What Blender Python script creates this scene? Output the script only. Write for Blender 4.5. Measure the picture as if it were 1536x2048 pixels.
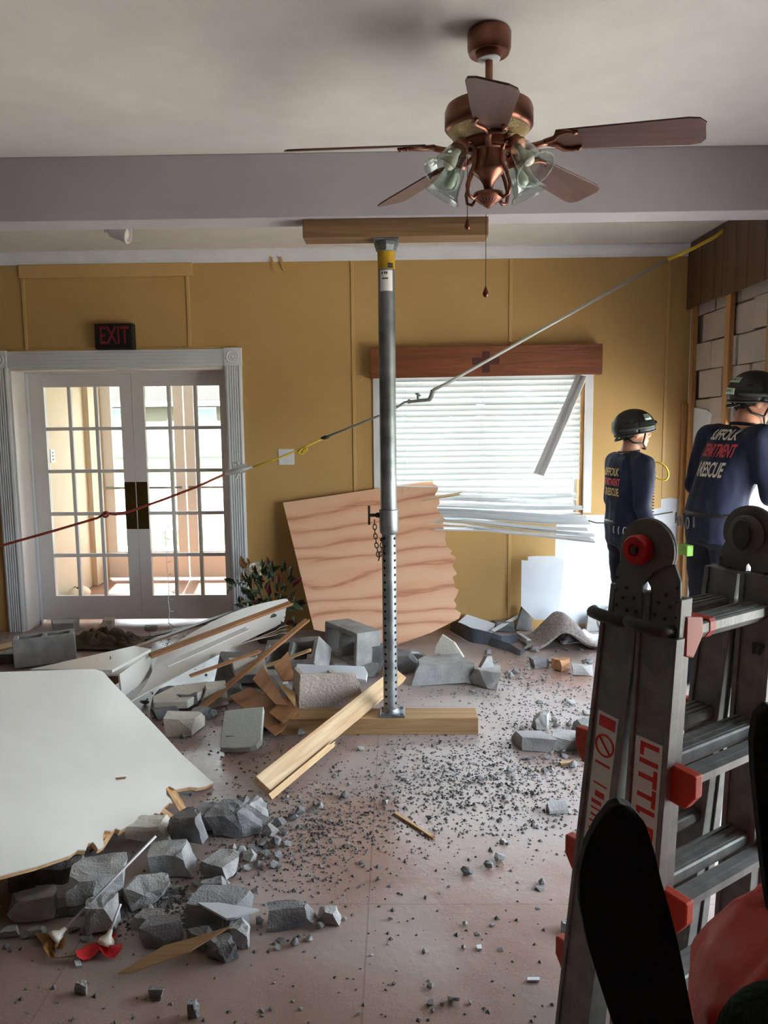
import bpy, bmesh, math, random
from math import radians as rad, sin, cos, pi
from mathutils import Vector as V, Matrix, Euler, noise
from mathutils.bvhtree import BVHTree

scene = bpy.context.scene
for o in list(bpy.data.objects):
    bpy.data.objects.remove(o)
COL = scene.collection

# ------------------------------------------------------------------ camera
FPX, CAM = 1540.0, V((0, 0, 1.65))
ROT = Matrix.Rotation(rad(1.0), 3, 'Z') @ Matrix.Rotation(rad(90 - 6.8), 3, 'X') @ Matrix.Rotation(rad(-0.6), 3, 'Z')
cd = bpy.data.cameras.new('camera')
cam = bpy.data.objects.new('camera', cd)
COL.objects.link(cam)
cam.matrix_world = Matrix.Translation(CAM) @ ROT.to_4x4()
cd.sensor_fit = 'VERTICAL'
cd.sensor_height = 36.0
cd.lens = 36.0 * FPX / 2048.0
cd.clip_start, cd.clip_end = 0.05, 300
scene.camera = cam

# ------------------------------------------------------------------ sky, sun, exposure
SKY, SUN, EXPO = 11.0, 42.0, 0.3
w = bpy.data.worlds.new('world')
scene.world = w
w.use_nodes = True
nt = w.node_tree
nt.nodes.clear()
bg = nt.nodes.new('ShaderNodeBackground')
bg.inputs['Color'].default_value = (0.80, 0.90, 1.0, 1)
bg.inputs['Strength'].default_value = SKY
wo = nt.nodes.new('ShaderNodeOutputWorld')
nt.links.new(bg.outputs[0], wo.inputs[0])
sl = bpy.data.lights.new('sun', 'SUN')
sl.energy = SUN
sl.angle = rad(1.0)
sl.color = (1.0, 0.93, 0.80)
so = bpy.data.objects.new('sun', sl)
COL.objects.link(so)
SUN_DIR = V((0.10, -0.62, -0.95)).normalized()      # travels towards the camera side, downwards
so.rotation_euler = SUN_DIR.to_track_quat('-Z', 'Y').to_euler()
so.location = (0, 12, 12)
vs = scene.view_settings
vs.view_transform = 'Standard'
vs.look = 'None'
vs.exposure = EXPO
vs.gamma = 1.0
vs.use_curve_mapping = False
scene.cycles.max_bounces = 12
scene.cycles.diffuse_bounces = 6
scene.cycles.glossy_bounces = 5
scene.cycles.transmission_bounces = 10
scene.cycles.transparent_max_bounces = 16
scene.cycles.sample_clamp_indirect = 8.0
scene.cycles.caustics_reflective = False
scene.cycles.caustics_refractive = False


def portal(name, loc, sx, sy, direction):
    l = bpy.data.lights.new(name, 'AREA')
    l.shape = 'RECTANGLE'
    l.size, l.size_y = sx, sy
    l.cycles.is_portal = True
    o = bpy.data.objects.new(name, l)
    COL.objects.link(o)
    o.location = loc
    o.rotation_euler = V(direction).to_track_quat('-Z', 'Y').to_euler()


# ------------------------------------------------------------------ picking points in the room
def _ray(x, y):
    return ROT @ V(((x - 768) / FPX, -(y - 1024) / FPX, -1.0))


def aty(x, y, Y):
    d = _ray(x, y)
    return CAM + d * (Y / d.y)


def atz(x, y, z=0.0):
    d = _ray(x, y)
    return CAM + d * ((z - CAM.z) / d.z)


def atx(x, y, X):
    d = _ray(x, y)
    return CAM + d * (X / d.x)


def atn(x, y, p, n):
    d = _ray(x, y)
    p, n = V(p), V(n)
    return CAM + d * ((p - CAM).dot(n) / d.dot(n))


# ------------------------------------------------------------------ materials
MATS = {}


def mat(name, col, rough=0.6, metal=0.0, col2=None, scale=6.0, stretch=(1, 1, 1), contrast=(0.35, 0.65), detail=4.0,
        bump=0.0, bscale=None, spec=0.5, emit=None, trans=None, coat=0.0, rough2=None, distort=0.0, aspect_bump=None):
    if name in MATS:
        return MATS[name]
    m = bpy.data.materials.new(name)
    m.use_nodes = True
    n, l = m.node_tree.nodes, m.node_tree.links
    b = n['Principled BSDF']
    b.inputs['Base Color'].default_value = (*col, 1)
    b.inputs['Roughness'].default_value = rough
    b.inputs['Metallic'].default_value = metal
    b.inputs['Specular IOR Level'].default_value = spec
    b.inputs['Coat Weight'].default_value = coat
    if trans:
        b.inputs['Transmission Weight'].default_value = trans
    if emit:
        b.inputs['Emission Color'].default_value = (*emit[0], 1)
        b.inputs['Emission Strength'].default_value = emit[1]
    tc = n.new('ShaderNodeTexCoord')
    mp = n.new('ShaderNodeMapping')
    mp.inputs['Scale'].default_value = stretch
    l.new(tc.outputs['Object'], mp.inputs['Vector'])
    if col2 is not None:
        t = n.new('ShaderNodeTexNoise')
        t.inputs['Scale'].default_value = scale
        t.inputs['Detail'].default_value = detail
        t.inputs['Distortion'].default_value = distort
        l.new(mp.outputs[0], t.inputs['Vector'])
        r = n.new('ShaderNodeValToRGB')
        r.color_ramp.elements[0].position, r.color_ramp.elements[1].position = contrast
        r.color_ramp.elements[0].color = (*col, 1)
        r.color_ramp.elements[1].color = (*col2, 1)
        l.new(t.outputs['Fac'], r.inputs[0])
        l.new(r.outputs[0], b.inputs['Base Color'])
        if rough2 is not None:
            mr = n.new('ShaderNodeMapRange')
            mr.inputs['From Min'].default_value, mr.inputs['From Max'].default_value = contrast
            mr.inputs['To Min'].default_value, mr.inputs['To Max'].default_value = rough, rough2
            l.new(t.outputs['Fac'], mr.inputs['Value'])
            l.new(mr.outputs[0], b.inputs['Roughness'])
    if bump:
        t2 = n.new('ShaderNodeTexNoise')
        t2.inputs['Scale'].default_value = bscale or scale * 4
        t2.inputs['Detail'].default_value = 5
        l.new(mp.outputs[0], t2.inputs['Vector'])
        bp = n.new('ShaderNodeBump')
        bp.inputs['Strength'].default_value = bump
        bp.inputs['Distance'].default_value = 0.02
        l.new(t2.outputs['Fac'], bp.inputs['Height'])
        l.new(bp.outputs[0], b.inputs['Normal'])
    MATS[name] = m
    return m


def s(r, g, b):
    """sRGB 0-255 to linear"""
    f = lambda c: (c / 255 / 12.92) if c <= 10 else ((c / 255 + 0.055) / 1.055) ** 2.4
    return (f(r), f(g), f(b))


def glass_mat(name, tint=(1, 1, 1), rough=0.0):
    """thin architectural glass: lets light straight through, mirrors at grazing angles"""
    m = bpy.data.materials.new(name)
    m.use_nodes = True
    n, l = m.node_tree.nodes, m.node_tree.links
    n.remove(n['Principled BSDF'])
    tr = n.new('ShaderNodeBsdfTransparent')
    tr.inputs[0].default_value = (*tint, 1)
    gl = n.new('ShaderNodeBsdfGlossy')
    gl.inputs['Roughness'].default_value = rough
    lw = n.new('ShaderNodeLayerWeight')
    lw.inputs['Blend'].default_value = 0.5
    pw = n.new('ShaderNodeMath')
    pw.operation = 'POWER'
    pw.inputs[1].default_value = 3.0
    l.new(lw.outputs['Facing'], pw.inputs[0])
    fr = n.new('ShaderNodeMath')
    fr.operation = 'MULTIPLY_ADD'
    fr.inputs[1].default_value, fr.inputs[2].default_value = 0.7, 0.04
    l.new(pw.outputs[0], fr.inputs[0])
    mx = n.new('ShaderNodeMixShader')
    l.new(fr.outputs[0], mx.inputs[0])
    l.new(tr.outputs[0], mx.inputs[1])
    l.new(gl.outputs[0], mx.inputs[2])
    l.new(mx.outputs[0], n['Material Output'].inputs[0])
    MATS[name] = m
    return m


def translucent_mat(name, col, amount=0.45, rough=0.5):
    m = bpy.data.materials.new(name)
    m.use_nodes = True
    n, l = m.node_tree.nodes, m.node_tree.links
    b = n['Principled BSDF']
    b.inputs['Base Color'].default_value = (*col, 1)
    b.inputs['Roughness'].default_value = rough
    t = n.new('ShaderNodeBsdfTranslucent')
    t.inputs[0].default_value = (*col, 1)
    mx = n.new('ShaderNodeMixShader')
    mx.inputs[0].default_value = amount
    l.new(b.outputs[0], mx.inputs[1])
    l.new(t.outputs[0], mx.inputs[2])
    l.new(mx.outputs[0], n['Material Output'].inputs[0])
    MATS[name] = m
    return m


def wood(name, c1, c2, rough=0.6, scale=3.0, along=(0.6, 9, 9), bump=0.15, contrast=(0.35, 0.68), distort=1.2):
    return mat(name, c1, rough, col2=c2, scale=scale, stretch=along, contrast=contrast, detail=6, bump=bump, bscale=scale * 5, distort=distort)


def floor_mat():
    m = bpy.data.materials.new('stained_floor')
    m.use_nodes = True
    n, l = m.node_tree.nodes, m.node_tree.links
    b = n['Principled BSDF']
    tc = n.new('ShaderNodeTexCoord')

    def noise_tex(scale, detail, dist=0.0):
        t = n.new('ShaderNodeTexNoise')
        t.inputs['Scale'].default_value = scale
        t.inputs['Detail'].default_value = detail
        t.inputs['Distortion'].default_value = dist
        l.new(tc.outputs['Object'], t.inputs['Vector'])
        return t

    def ramp(src, a, bb, ca, cb):
        r = n.new('ShaderNodeValToRGB')
        r.color_ramp.elements[0].position, r.color_ramp.elements[1].position = a, bb
        r.color_ramp.elements[0].color = (*ca, 1)
        r.color_ramp.elements[1].color = (*cb, 1)
        l.new(src, r.inputs[0])
        return r

    base = ramp(noise_tex(2.2, 6, 0.6).outputs['Fac'], 0.35, 0.7, s(140, 106, 92), s(166, 138, 126))
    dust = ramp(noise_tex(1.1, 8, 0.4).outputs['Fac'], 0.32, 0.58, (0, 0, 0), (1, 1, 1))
    grit = ramp(noise_tex(170, 3).outputs['Fac'], 0.42, 0.70, (0.55, 0.55, 0.55), (1, 1, 1))
    # dust thins towards the near end; paler far floor also paints in reflected light
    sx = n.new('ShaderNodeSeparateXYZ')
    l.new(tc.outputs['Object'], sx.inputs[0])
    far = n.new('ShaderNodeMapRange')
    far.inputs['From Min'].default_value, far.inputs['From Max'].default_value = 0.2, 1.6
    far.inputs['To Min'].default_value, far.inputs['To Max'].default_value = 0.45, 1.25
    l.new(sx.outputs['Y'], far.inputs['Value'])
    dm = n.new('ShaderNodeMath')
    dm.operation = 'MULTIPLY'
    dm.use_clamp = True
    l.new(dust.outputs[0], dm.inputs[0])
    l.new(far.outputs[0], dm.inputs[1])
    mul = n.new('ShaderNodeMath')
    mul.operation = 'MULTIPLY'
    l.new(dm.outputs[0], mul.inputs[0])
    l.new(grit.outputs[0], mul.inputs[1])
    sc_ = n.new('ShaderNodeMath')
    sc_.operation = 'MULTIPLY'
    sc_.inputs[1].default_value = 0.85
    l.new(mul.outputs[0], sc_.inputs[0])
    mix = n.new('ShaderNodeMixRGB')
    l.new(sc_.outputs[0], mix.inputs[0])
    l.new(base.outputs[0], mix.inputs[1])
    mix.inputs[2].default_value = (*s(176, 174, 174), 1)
    # square sheet seams
    br = n.new('ShaderNodeTexBrick')
    br.offset = 0.0
    br.inputs['Scale'].default_value = 1.0
    br.inputs['Brick Width'].default_value = 0.92
    br.inputs['Row Height'].default_value = 0.92
    br.inputs['Mortar Size'].default_value = 0.003
    br.inputs['Color1'].default_value = (1, 1, 1, 1)
    br.inputs['Color2'].default_value = (0.93, 0.93, 0.93, 1)
    br.inputs['Mortar'].default_value = (0.55, 0.5, 0.5, 1)
    l.new(tc.outputs['Object'], br.inputs['Vector'])
    m2 = n.new('ShaderNodeMixRGB')
    m2.blend_type = 'MULTIPLY'
    m2.inputs[0].default_value = 0.6
    l.new(mix.outputs[0], m2.inputs[1])
    l.new(br.outputs[0], m2.inputs[2])
    l.new(m2.outputs[0], b.inputs['Base Color'])
    mr = n.new('ShaderNodeMapRange')
    mr.inputs['To Min'].default_value, mr.inputs['To Max'].default_value = 0.20, 0.5
    l.new(mul.outputs[0], mr.inputs['Value'])
    l.new(mr.outputs[0], b.inputs['Roughness'])
    bp = n.new('ShaderNodeBump')
    bp.inputs['Strength'].default_value = 0.12
    bp.inputs['Distance'].default_value = 0.01
    l.new(noise_tex(35, 5).outputs['Fac'], bp.inputs['Height'])
    l.new(bp.outputs[0], b.inputs['Normal'])
    return m


M = {}
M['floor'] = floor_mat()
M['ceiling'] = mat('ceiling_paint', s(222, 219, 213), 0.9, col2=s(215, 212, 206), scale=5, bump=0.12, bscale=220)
M['beam'] = mat('beam_paint_shaded', s(184, 178, 184), 0.75, col2=s(176, 170, 177), scale=3, bump=0.05)  # white beam greyed in colour to stand for its unlit front
M['white'] = mat('white_trim_paint', s(224, 226, 230), 0.45, col2=s(214, 216, 220), scale=4)
M['door_white'] = mat('door_white_paint', s(226, 222, 220), 0.4)
M['yellow'] = mat('mustard_wall_paint', s(194, 159, 100), 0.6, col2=s(187, 151, 91), scale=1.2, bump=0.04, bscale=60)
M['yellow_trim'] = mat('mustard_batten_paint', s(200, 165, 106), 0.55)
M['block'] = mat('painted_block', s(196, 182, 170), 0.85, col2=s(182, 172, 164), scale=3, bump=0.5, bscale=70)
M['mortar'] = mat('mortar', s(120, 106, 92), 0.95, bump=0.4, bscale=60)
M['panel_brown'] = wood('brown_paneling', s(104, 78, 58), s(82, 60, 44), 0.5, scale=4, along=(9, 9, 0.7))
M['stud'] = wood('stud_pine', s(190, 146, 92), s(164, 118, 70), 0.7, scale=3, along=(9, 9, 0.8))
M['pine'] = wood('pine_lumber', s(208, 176, 130), s(180, 142, 98), 0.65, scale=2.6, along=(0.5, 8, 8))
M['pine_pale'] = wood('pale_pine', s(224, 200, 164), s(192, 154, 112), 0.65, scale=2.6, along=(0.5, 9, 9))
M['timber'] = wood('treated_timber', s(176, 144, 102), s(142, 108, 70), 0.75, scale=2.4, along=(0.5, 8, 8))
M['ply'] = wood('plywood_face', s(232, 184, 146), s(190, 122, 90), 0.6, scale=1.3, along=(0.3, 3.6, 3.6), contrast=(0.50, 0.74), distort=1.4, bump=0.05)
def ply_mat():
    m = bpy.data.materials.new('plywood_face')
    m.use_nodes = True
    n, l = m.node_tree.nodes, m.node_tree.links
    b = n['Principled BSDF']
    b.inputs['Roughness'].default_value = 0.6
    tc = n.new('ShaderNodeTexCoord')
    mp = n.new('ShaderNodeMapping')
    mp.inputs['Scale'].default_value = (0.28, 1.0, 1.0)
    l.new(tc.outputs['Object'], mp.inputs['Vector'])
    wv = n.new('ShaderNodeTexWave')
    wv.wave_type, wv.bands_direction = 'BANDS', 'Y'
    wv.inputs['Scale'].default_value = 2.2
    wv.inputs['Distortion'].default_value = 9.0
    wv.inputs['Detail'].default_value = 3.0
    wv.inputs['Detail Scale'].default_value = 1.3
    l.new(mp.outputs[0], wv.inputs['Vector'])
    ns = n.new('ShaderNodeTexNoise')
    ns.inputs['Scale'].default_value = 22
    ns.inputs['Detail'].default_value = 5
    mp2 = n.new('ShaderNodeMapping')
    mp2.inputs['Scale'].default_value = (0.08, 1.4, 1.4)
    l.new(tc.outputs['Object'], mp2.inputs['Vector'])
    l.new(mp2.outputs[0], ns.inputs['Vector'])
    ad = n.new('ShaderNodeMath')
    ad.operation = 'MULTIPLY_ADD'
    ad.inputs[1].default_value = 0.45
    l.new(ns.outputs['Fac'], ad.inputs[0])
    l.new(wv.outputs['Fac'], ad.inputs[2])
    r = n.new('ShaderNodeValToRGB')
    e = r.color_ramp.elements
    e[0].position, e[0].color = 0.25, (*s(234, 190, 156), 1)
    e[1].position, e[1].color = 1.2 - 0.2, (*s(222, 164, 126), 1)
    k = r.color_ramp.elements.new(0.86)
    k.color = (*s(226, 174, 138), 1)
    k = r.color_ramp.elements.new(0.98)
    k.color = (*s(196, 134, 104), 1)
    e[-1].position = 1.0
    dv = n.new('ShaderNodeMath')
    dv.operation = 'MULTIPLY'
    dv.inputs[1].default_value = 0.78
    l.new(ad.outputs[0], dv.inputs[0])
    l.new(dv.outputs[0], r.inputs[0])
    l.new(r.outputs[0], b.inputs['Base Color'])
    return m


M['ply'] = ply_mat()
M['ply_edge'] = wood('torn_plywood', s(222, 184, 136), s(160, 116, 74), 0.85, scale=8, along=(1, 6, 30))
M['brown_ply'] = wood('brown_hardboard', s(172, 124, 84), s(140, 96, 62), 0.65, scale=2, along=(0.6, 5, 5))
M['header'] = wood('shaded_header_timber', s(136, 104, 70), s(106, 78, 50), 0.75, scale=2.4, along=(0.5, 8, 8))  # timber tone darkened to paint in the shade on its front
M['valance'] = wood('stained_valance', s(134, 76, 44), s(102, 52, 30), 0.45, scale=2.2, along=(0.6, 6, 6))
M['cross'] = mat('cross_stain', s(74, 26, 26), 0.5)
M['white_panel'] = mat('white_sheet_paint', s(224, 222, 214), 0.28, col2=s(210, 208, 202), scale=1.5, bump=0.06, bscale=9)
M['drywall'] = mat('white_board', s(222, 228, 234), 0.75, col2=s(206, 214, 222), scale=3, bump=0.1)
M['cmu'] = mat('concrete_block', s(168, 168, 166), 0.95, col2=s(140, 140, 138), scale=9, bump=0.35, bscale=150)
M['cmu_dark'] = mat('dark_concrete', s(140, 140, 140), 0.95, col2=s(106, 106, 108), scale=8, bump=0.4, bscale=130)
M['cmu_paint'] = mat('painted_concrete', s(214, 210, 196), 0.7, col2=s(190, 186, 174), scale=5, bump=0.25, bscale=60)
M['grey_face'] = mat('grey_painted_face', s(172, 174, 166), 0.7, col2=s(160, 162, 154), scale=5, bump=0.15, bscale=60)
M['gravel'] = mat('gravel', s(120, 118, 116), 0.95, col2=s(70, 68, 68), scale=14, bump=0.3)
M['glass'] = glass_mat('pane_glass', (0.96, 0.98, 0.97))
M['shade_glass'] = glass_mat('shade_glass', (0.90, 0.95, 0.93), 0.06)
M['galv'] = mat('galvanised_steel', s(150, 154, 156), 0.42, 0.75, col2=s(110, 114, 116), scale=9, bump=0.06, bscale=60)
M['hole'] = mat('hole_dark', (0.004, 0.004, 0.004), 0.9)
M['black'] = mat('black_plastic', s(16, 17, 18), 0.5)
M['rust'] = mat('rusty_chain', s(52, 44, 40), 0.7, 0.5, col2=s(74, 52, 40), scale=30)
M['yellow_tape'] = mat('yellow_band', s(206, 164, 30), 0.45, col2=s(150, 116, 30), scale=9)
M['copper'] = mat('antique_copper', s(150, 100, 82), 0.36, 0.8, col2=s(116, 74, 60), scale=12)
M['copper_dark'] = mat('dark_copper', s(120, 72, 56), 0.4, 0.8)
M['hammered'] = mat('hammered_brass', s(214, 190, 140), 0.25, 0.9, bump=0.8, bscale=160)
M['blade'] = wood('fan_blade_wood', s(92, 62, 54), s(66, 44, 40), 0.35, scale=3, along=(0.6, 8, 8), bump=0.03)
M['brass'] = mat('dull_brass', s(112, 92, 48), 0.35, 0.8, col2=s(86, 70, 38), scale=6)
M['alu'] = mat('ladder_aluminium', s(132, 134, 130), 0.5, 0.3, col2=s(112, 114, 112), scale=20, stretch=(1, 1, 0.1), bump=0.04)
M['alu_plate'] = mat('hinge_plate_metal', s(108, 108, 104), 0.55, 0.3)
M['orange'] = mat('orange_plastic', s(190, 62, 30), 0.5)
M['red_plastic'] = mat('red_knob_plastic', s(196, 30, 34), 0.35)
M['sticker'] = mat('white_sticker', s(226, 226, 222), 0.5)
M['red_print'] = mat('red_print', s(206, 44, 32), 0.5)
M['grip'] = mat('grey_grip', s(62, 64, 64), 0.6)
M['strap'] = mat('black_strap_fabric', s(14, 15, 16), 0.95, bump=0.3, bscale=400)
M['bag'] = mat('orange_red_vinyl', s(206, 62, 42), 0.42, col2=s(178, 44, 32), scale=5, bump=0.5, bscale=7)
M['green_fabric'] = mat('dark_green_fabric', s(30, 44, 36), 0.95, bump=0.6, bscale=120)
M['cord_red'] = mat('red_cord', s(140, 52, 34), 0.5)
M['cord_yellow'] = mat('yellow_cord', s(214, 186, 50), 0.5)
M['conduit'] = mat('grey_conduit', s(180, 182, 178), 0.4, 0.3)
M['conduit_dark'] = mat('dark_fitting', s(118, 122, 116), 0.45, 0.4)
M['leaf'] = mat('dark_leaf', s(42, 56, 34), 0.55, col2=s(60, 76, 44), scale=20)
M['leaf_red'] = mat('burgundy_leaf', s(86, 26, 28), 0.55)
M['leaf_tan'] = mat('dry_tan_leaf', s(140, 100, 52), 0.7)
M['rose_white'] = mat('cream_petal', s(222, 220, 200), 0.7)
M['rose_red'] = mat('red_petal', s(214, 34, 44), 0.6)
M['cloth'] = mat('brown_cloth', s(92, 78, 60), 0.95, col2=s(72, 60, 46), scale=8, bump=0.2, bscale=200)
M['carpet'] = mat('grey_carpet', s(190, 180, 176), 1.0, col2=s(138, 128, 126), scale=90, contrast=(0.35, 0.65), bump=0.5, bscale=180)
M['rubber'] = mat('slate_vinyl', s(86, 94, 106), 0.5, col2=s(64, 70, 80), scale=6, bump=0.2, bscale=40)
M['blind'] = translucent_mat('blind_slat_vinyl', (0.82, 0.84, 0.85), 0.24)
M['exit_red'] = mat('exit_letter_red', s(122, 28, 36), 0.5)
M['bulb'] = mat('bulb_glass', s(236, 230, 214), 0.3)
M['navy'] = mat('navy_shirt', s(26, 34, 62), 0.85, col2=s(20, 27, 50), scale=6, bump=0.25, bscale=14)
M['navy_trouser'] = mat('navy_trousers', s(24, 28, 44), 0.85, col2=s(18, 22, 36), scale=6, bump=0.3, bscale=12)
M['skin'] = mat('skin', s(206, 152, 126), 0.5, col2=s(196, 138, 112), scale=10)
M['hair'] = mat('dark_hair', s(44, 36, 32), 0.8, bump=0.5, bscale=120)
M['helmet'] = mat('black_helmet_shell', s(30, 33, 34), 0.4)
M['label'] = mat('pale_green_label', s(186, 214, 196), 0.5)
M['glove'] = mat('black_glove', s(24, 25, 27), 0.8, bump=0.3, bscale=90)
M['boot'] = mat('black_boot', s(22, 22, 24), 0.55)
M['print_white'] = mat('shirt_print_white', s(220, 218, 206), 0.7)
M['print_red'] = mat('shirt_print_red', s(206, 74, 84), 0.7)
M['print_yellow'] = mat('shirt_print_gold', s(214, 186, 120), 0.7)
M['lime'] = mat('lime_reflective', s(120, 170, 60), 0.5)
M['ext_wall'] = mat('cream_siding', s(92, 86, 70), 0.85)
M['foyer_wall'] = mat('foyer_cream_paint', s(196, 180, 156), 0.75)
M['foyer_floor'] = mat('foyer_terracotta', s(150, 104, 80), 0.4, col2=s(136, 92, 70), scale=3)
M['roof'] = mat('shingle_roof', s(46, 40, 40), 0.95, col2=s(40, 35, 35), scale=8)
M['grass'] = mat('lawn_grass', s(46, 68, 14), 0.95, col2=s(56, 78, 20), scale=2, bump=0.6, bscale=30)
M['asphalt'] = mat('pale_road', s(170, 168, 166), 0.95, col2=s(156, 154, 152), scale=4)
M['pavement'] = mat('concrete_pavement', s(206, 202, 196), 0.9, col2=s(190, 188, 182), scale=3)
M['win_glass'] = mat('far_window_glass', s(110, 130, 130), 0.15)


# ------------------------------------------------------------------ mesh helpers
class G:
    """collects shapes; build() links them as one mesh object"""

    def __init__(self):
        self.v, self.f, self.mi = [], [], []
        self.cur = 0

    def _add(self, vs_, fs, mtx=None):
        b = len(self.v)
        self.v += [(mtx @ V(p)) if mtx is not None else V(p) for p in vs_]
        self.f += [tuple(b + i for i in f) for f in fs]
        self.mi += [self.cur] * len(fs)
        return self

    def box(self, lo, hi, mtx=None):
        (x0, y0, z0), (x1, y1, z1) = lo, hi
        vv = [(x0, y0, z0), (x1, y0, z0), (x1, y1, z0), (x0, y1, z0), (x0, y0, z1), (x1, y0, z1), (x1, y1, z1), (x0, y1, z1)]
        return self._add(vv, [(0, 3, 2, 1), (4, 5, 6, 7), (0, 1, 5, 4), (1, 2, 6, 5), (2, 3, 7, 6), (3, 0, 4, 7)], mtx)

    def cbox(self, c, size, mtx=None):
        c, h = V(c), V(size) / 2
        return self.box(c - h, c + h, mtx)

    def prism(self, pts, z0, z1, mtx=None):
        n = len(pts)
        area = sum(pts[i][0] * pts[(i + 1) % n][1] - pts[(i + 1) % n][0] * pts[i][1] for i in range(n))
        if area < 0:
            pts = list(reversed(pts))
        vv = [(p[0], p[1], z0) for p in pts] + [(p[0], p[1], z1) for p in pts]
        fs = [tuple(reversed(range(n))), tuple(range(n, 2 * n))]
        fs += [(i, (i + 1) % n, n + (i + 1) % n, n + i) for i in range(n)]
        return self._add(vv, fs, mtx)

    def tube(self, pts, r, seg=8, closed=False, caps=True):
        pts = [V(p) for p in pts]
        n = len(pts)
        rr = r if isinstance(r, (list, tuple)) else [r] * n
        t0 = (pts[1] - pts[0]).normalized()
        up = V((0, 0, 1)) if abs(t0.z) < 0.9 else V((1, 0, 0))
        u = t0.cross(up).normalized()
        vv, fs = [], []
        for i, p in enumerate(pts):
            a = pts[i - 1] if (i > 0 or closed) else p
            b = pts[(i + 1) % n] if (i < n - 1 or closed) else p
            t = (b - a)
            t = t.normalized() if t.length > 1e-9 else t0
            u = (u - t * u.dot(t))
            u = u.normalized() if u.length > 1e-6 else t.orthogonal().normalized()
            w_ = t.cross(u)
            for k in range(seg):
                an = 2 * pi * k / seg
                vv.append(p + (u * cos(an) + w_ * sin(an)) * rr[i])
        m = n if closed else n - 1
        for i in range(m):
            for k in range(seg):
                a, b = i * seg, ((i + 1) % n) * seg
                fs.append((a + k, a + (k + 1) % seg, b + (k + 1) % seg, b + k))
        if caps and not closed:
            fs.append(tuple(reversed(range(seg))))
            fs.append(tuple(range((n - 1) * seg, n * seg)))
        return self._add(vv, fs)

    def lathe(self, prof, seg=24, mtx=None, caps=True):
        vv, fs = [], []
        for (r, z) in prof:
            for k in range(seg):
                an = 2 * pi * k / seg
                vv.append((r * cos(an), r * sin(an), z))
        n = len(prof)
        for i in range(n - 1):
            for k in range(seg):
                a, b = i * seg, (i + 1) * seg
                fs.append((a + k, a + (k + 1) % seg, b + (k + 1) % seg, b + k))
        if caps:
            fs.append(tuple(reversed(range(seg))))
            fs.append(tuple(range((n - 1) * seg, n * seg)))
        return self._add(vv, fs, mtx)

    def ball(self, c, r, seg=12, rings=8, mtx=None):
        r = V(r) if not isinstance(r, (int, float)) else V((r, r, r))
        c = V(c)
        vv, fs = [c + V((0, 0, -r.z))], []
        for i in range(1, rings):
            ph = -pi / 2 + pi * i / rings
            for k in range(seg):
                an = 2 * pi * k / seg
                vv.append(c + V((r.x * cos(ph) * cos(an), r.y * cos(ph) * sin(an), r.z * sin(ph))))
        vv.append(c + V((0, 0, r.z)))
        top = len(vv) - 1
        for k in range(seg):
            fs.append((0, 1 + (k + 1) % seg, 1 + k))
            for i in range(rings - 2):
                a, b = 1 + i * seg, 1 + (i + 1) * seg
                fs.append((a + k, a + (k + 1) % seg, b + (k + 1) % seg, b + k))
            a = 1 + (rings - 2) * seg
            fs.append((a + k, a + (k + 1) % seg, top))
        return self._add(vv, fs, mtx)

    def grid(self, nx, ny, fn, close=None, cdir=None):
        """fn(u,v)->point; two-sided sheet of thickness close along its normal if close given"""
        P = [[V(fn(i / (nx - 1), j / (ny - 1))) for i in range(nx)] for j in range(ny)]
        vv = [p for row in P for p in row]
        fs = [(j * nx + i, j * nx + i + 1, (j + 1) * nx + i + 1, (j + 1) * nx + i) for j in range(ny - 1) for i in range(nx - 1)]
        if close:
            N = []
            for j in range(ny):
                for i in range(nx):
                    a = P[j][min(i + 1, nx - 1)] - P[j][max(i - 1, 0)]
                    b = P[min(j + 1, ny - 1)][i] - P[max(j - 1, 0)][i]
                    N.append(V(cdir) if cdir else a.cross(b).normalized())
            k = nx * ny
            vv += [p - n_ * close for p, n_ in zip(vv, N)]
            fs += [tuple(k + q for q in reversed(f)) for f in fs]
            ring = [i for i in range(nx)] + [j * nx + nx - 1 for j in range(1, ny)] + [(ny - 1) * nx + i for i in range(nx - 2, -1, -1)] + [j * nx for j in range(ny - 2, 0, -1)]
            for a, b in zip(ring, ring[1:] + ring[:1]):
                fs.append((b, a, k + a, k + b))
        return self._add(vv, fs)

    def build(self, name, m, parent=None, smooth=False, bevel=0.0, mtx=None, origin='base', fixn=False):
        """world-space shapes -> object whose origin sits at its base (or whose matrix is mtx, shapes being local)"""
        if mtx is None:
            lo = V([min(p[i] for p in self.v) for i in range(3)])
            hi = V([max(p[i] for p in self.v) for i in range(3)])
            o_ = V(((lo.x + hi.x) / 2, (lo.y + hi.y) / 2, lo.z))
            vv = [p - o_ for p in self.v]
            mtx = Matrix.Translation(o_)
        else:
            vv = self.v
        me = bpy.data.meshes.new(name)
        me.from_pydata([tuple(p) for p in vv], [], self.f)
        for mm in (m if isinstance(m, (list, tuple)) else [m]):
            me.materials.append(mm)
        if isinstance(m, (list, tuple)):
            me.polygons.foreach_set('material_index', self.mi)
        if fixn:
            bm = bmesh.new()
            bm.from_mesh(me)
            bmesh.ops.recalc_face_normals(bm, faces=bm.faces)
            bm.to_mesh(me)
            bm.free()
        if smooth:
            me.polygons.foreach_set('use_smooth', [True] * len(me.polygons))
            if smooth != 'all':
                me.set_sharp_from_angle(angle=rad(40))
        me.update()
        return link(name, me, mtx, parent, bevel)


def world_of(o):
    return WM.get(o.name, Matrix.Identity(4))


WM = {}


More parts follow.
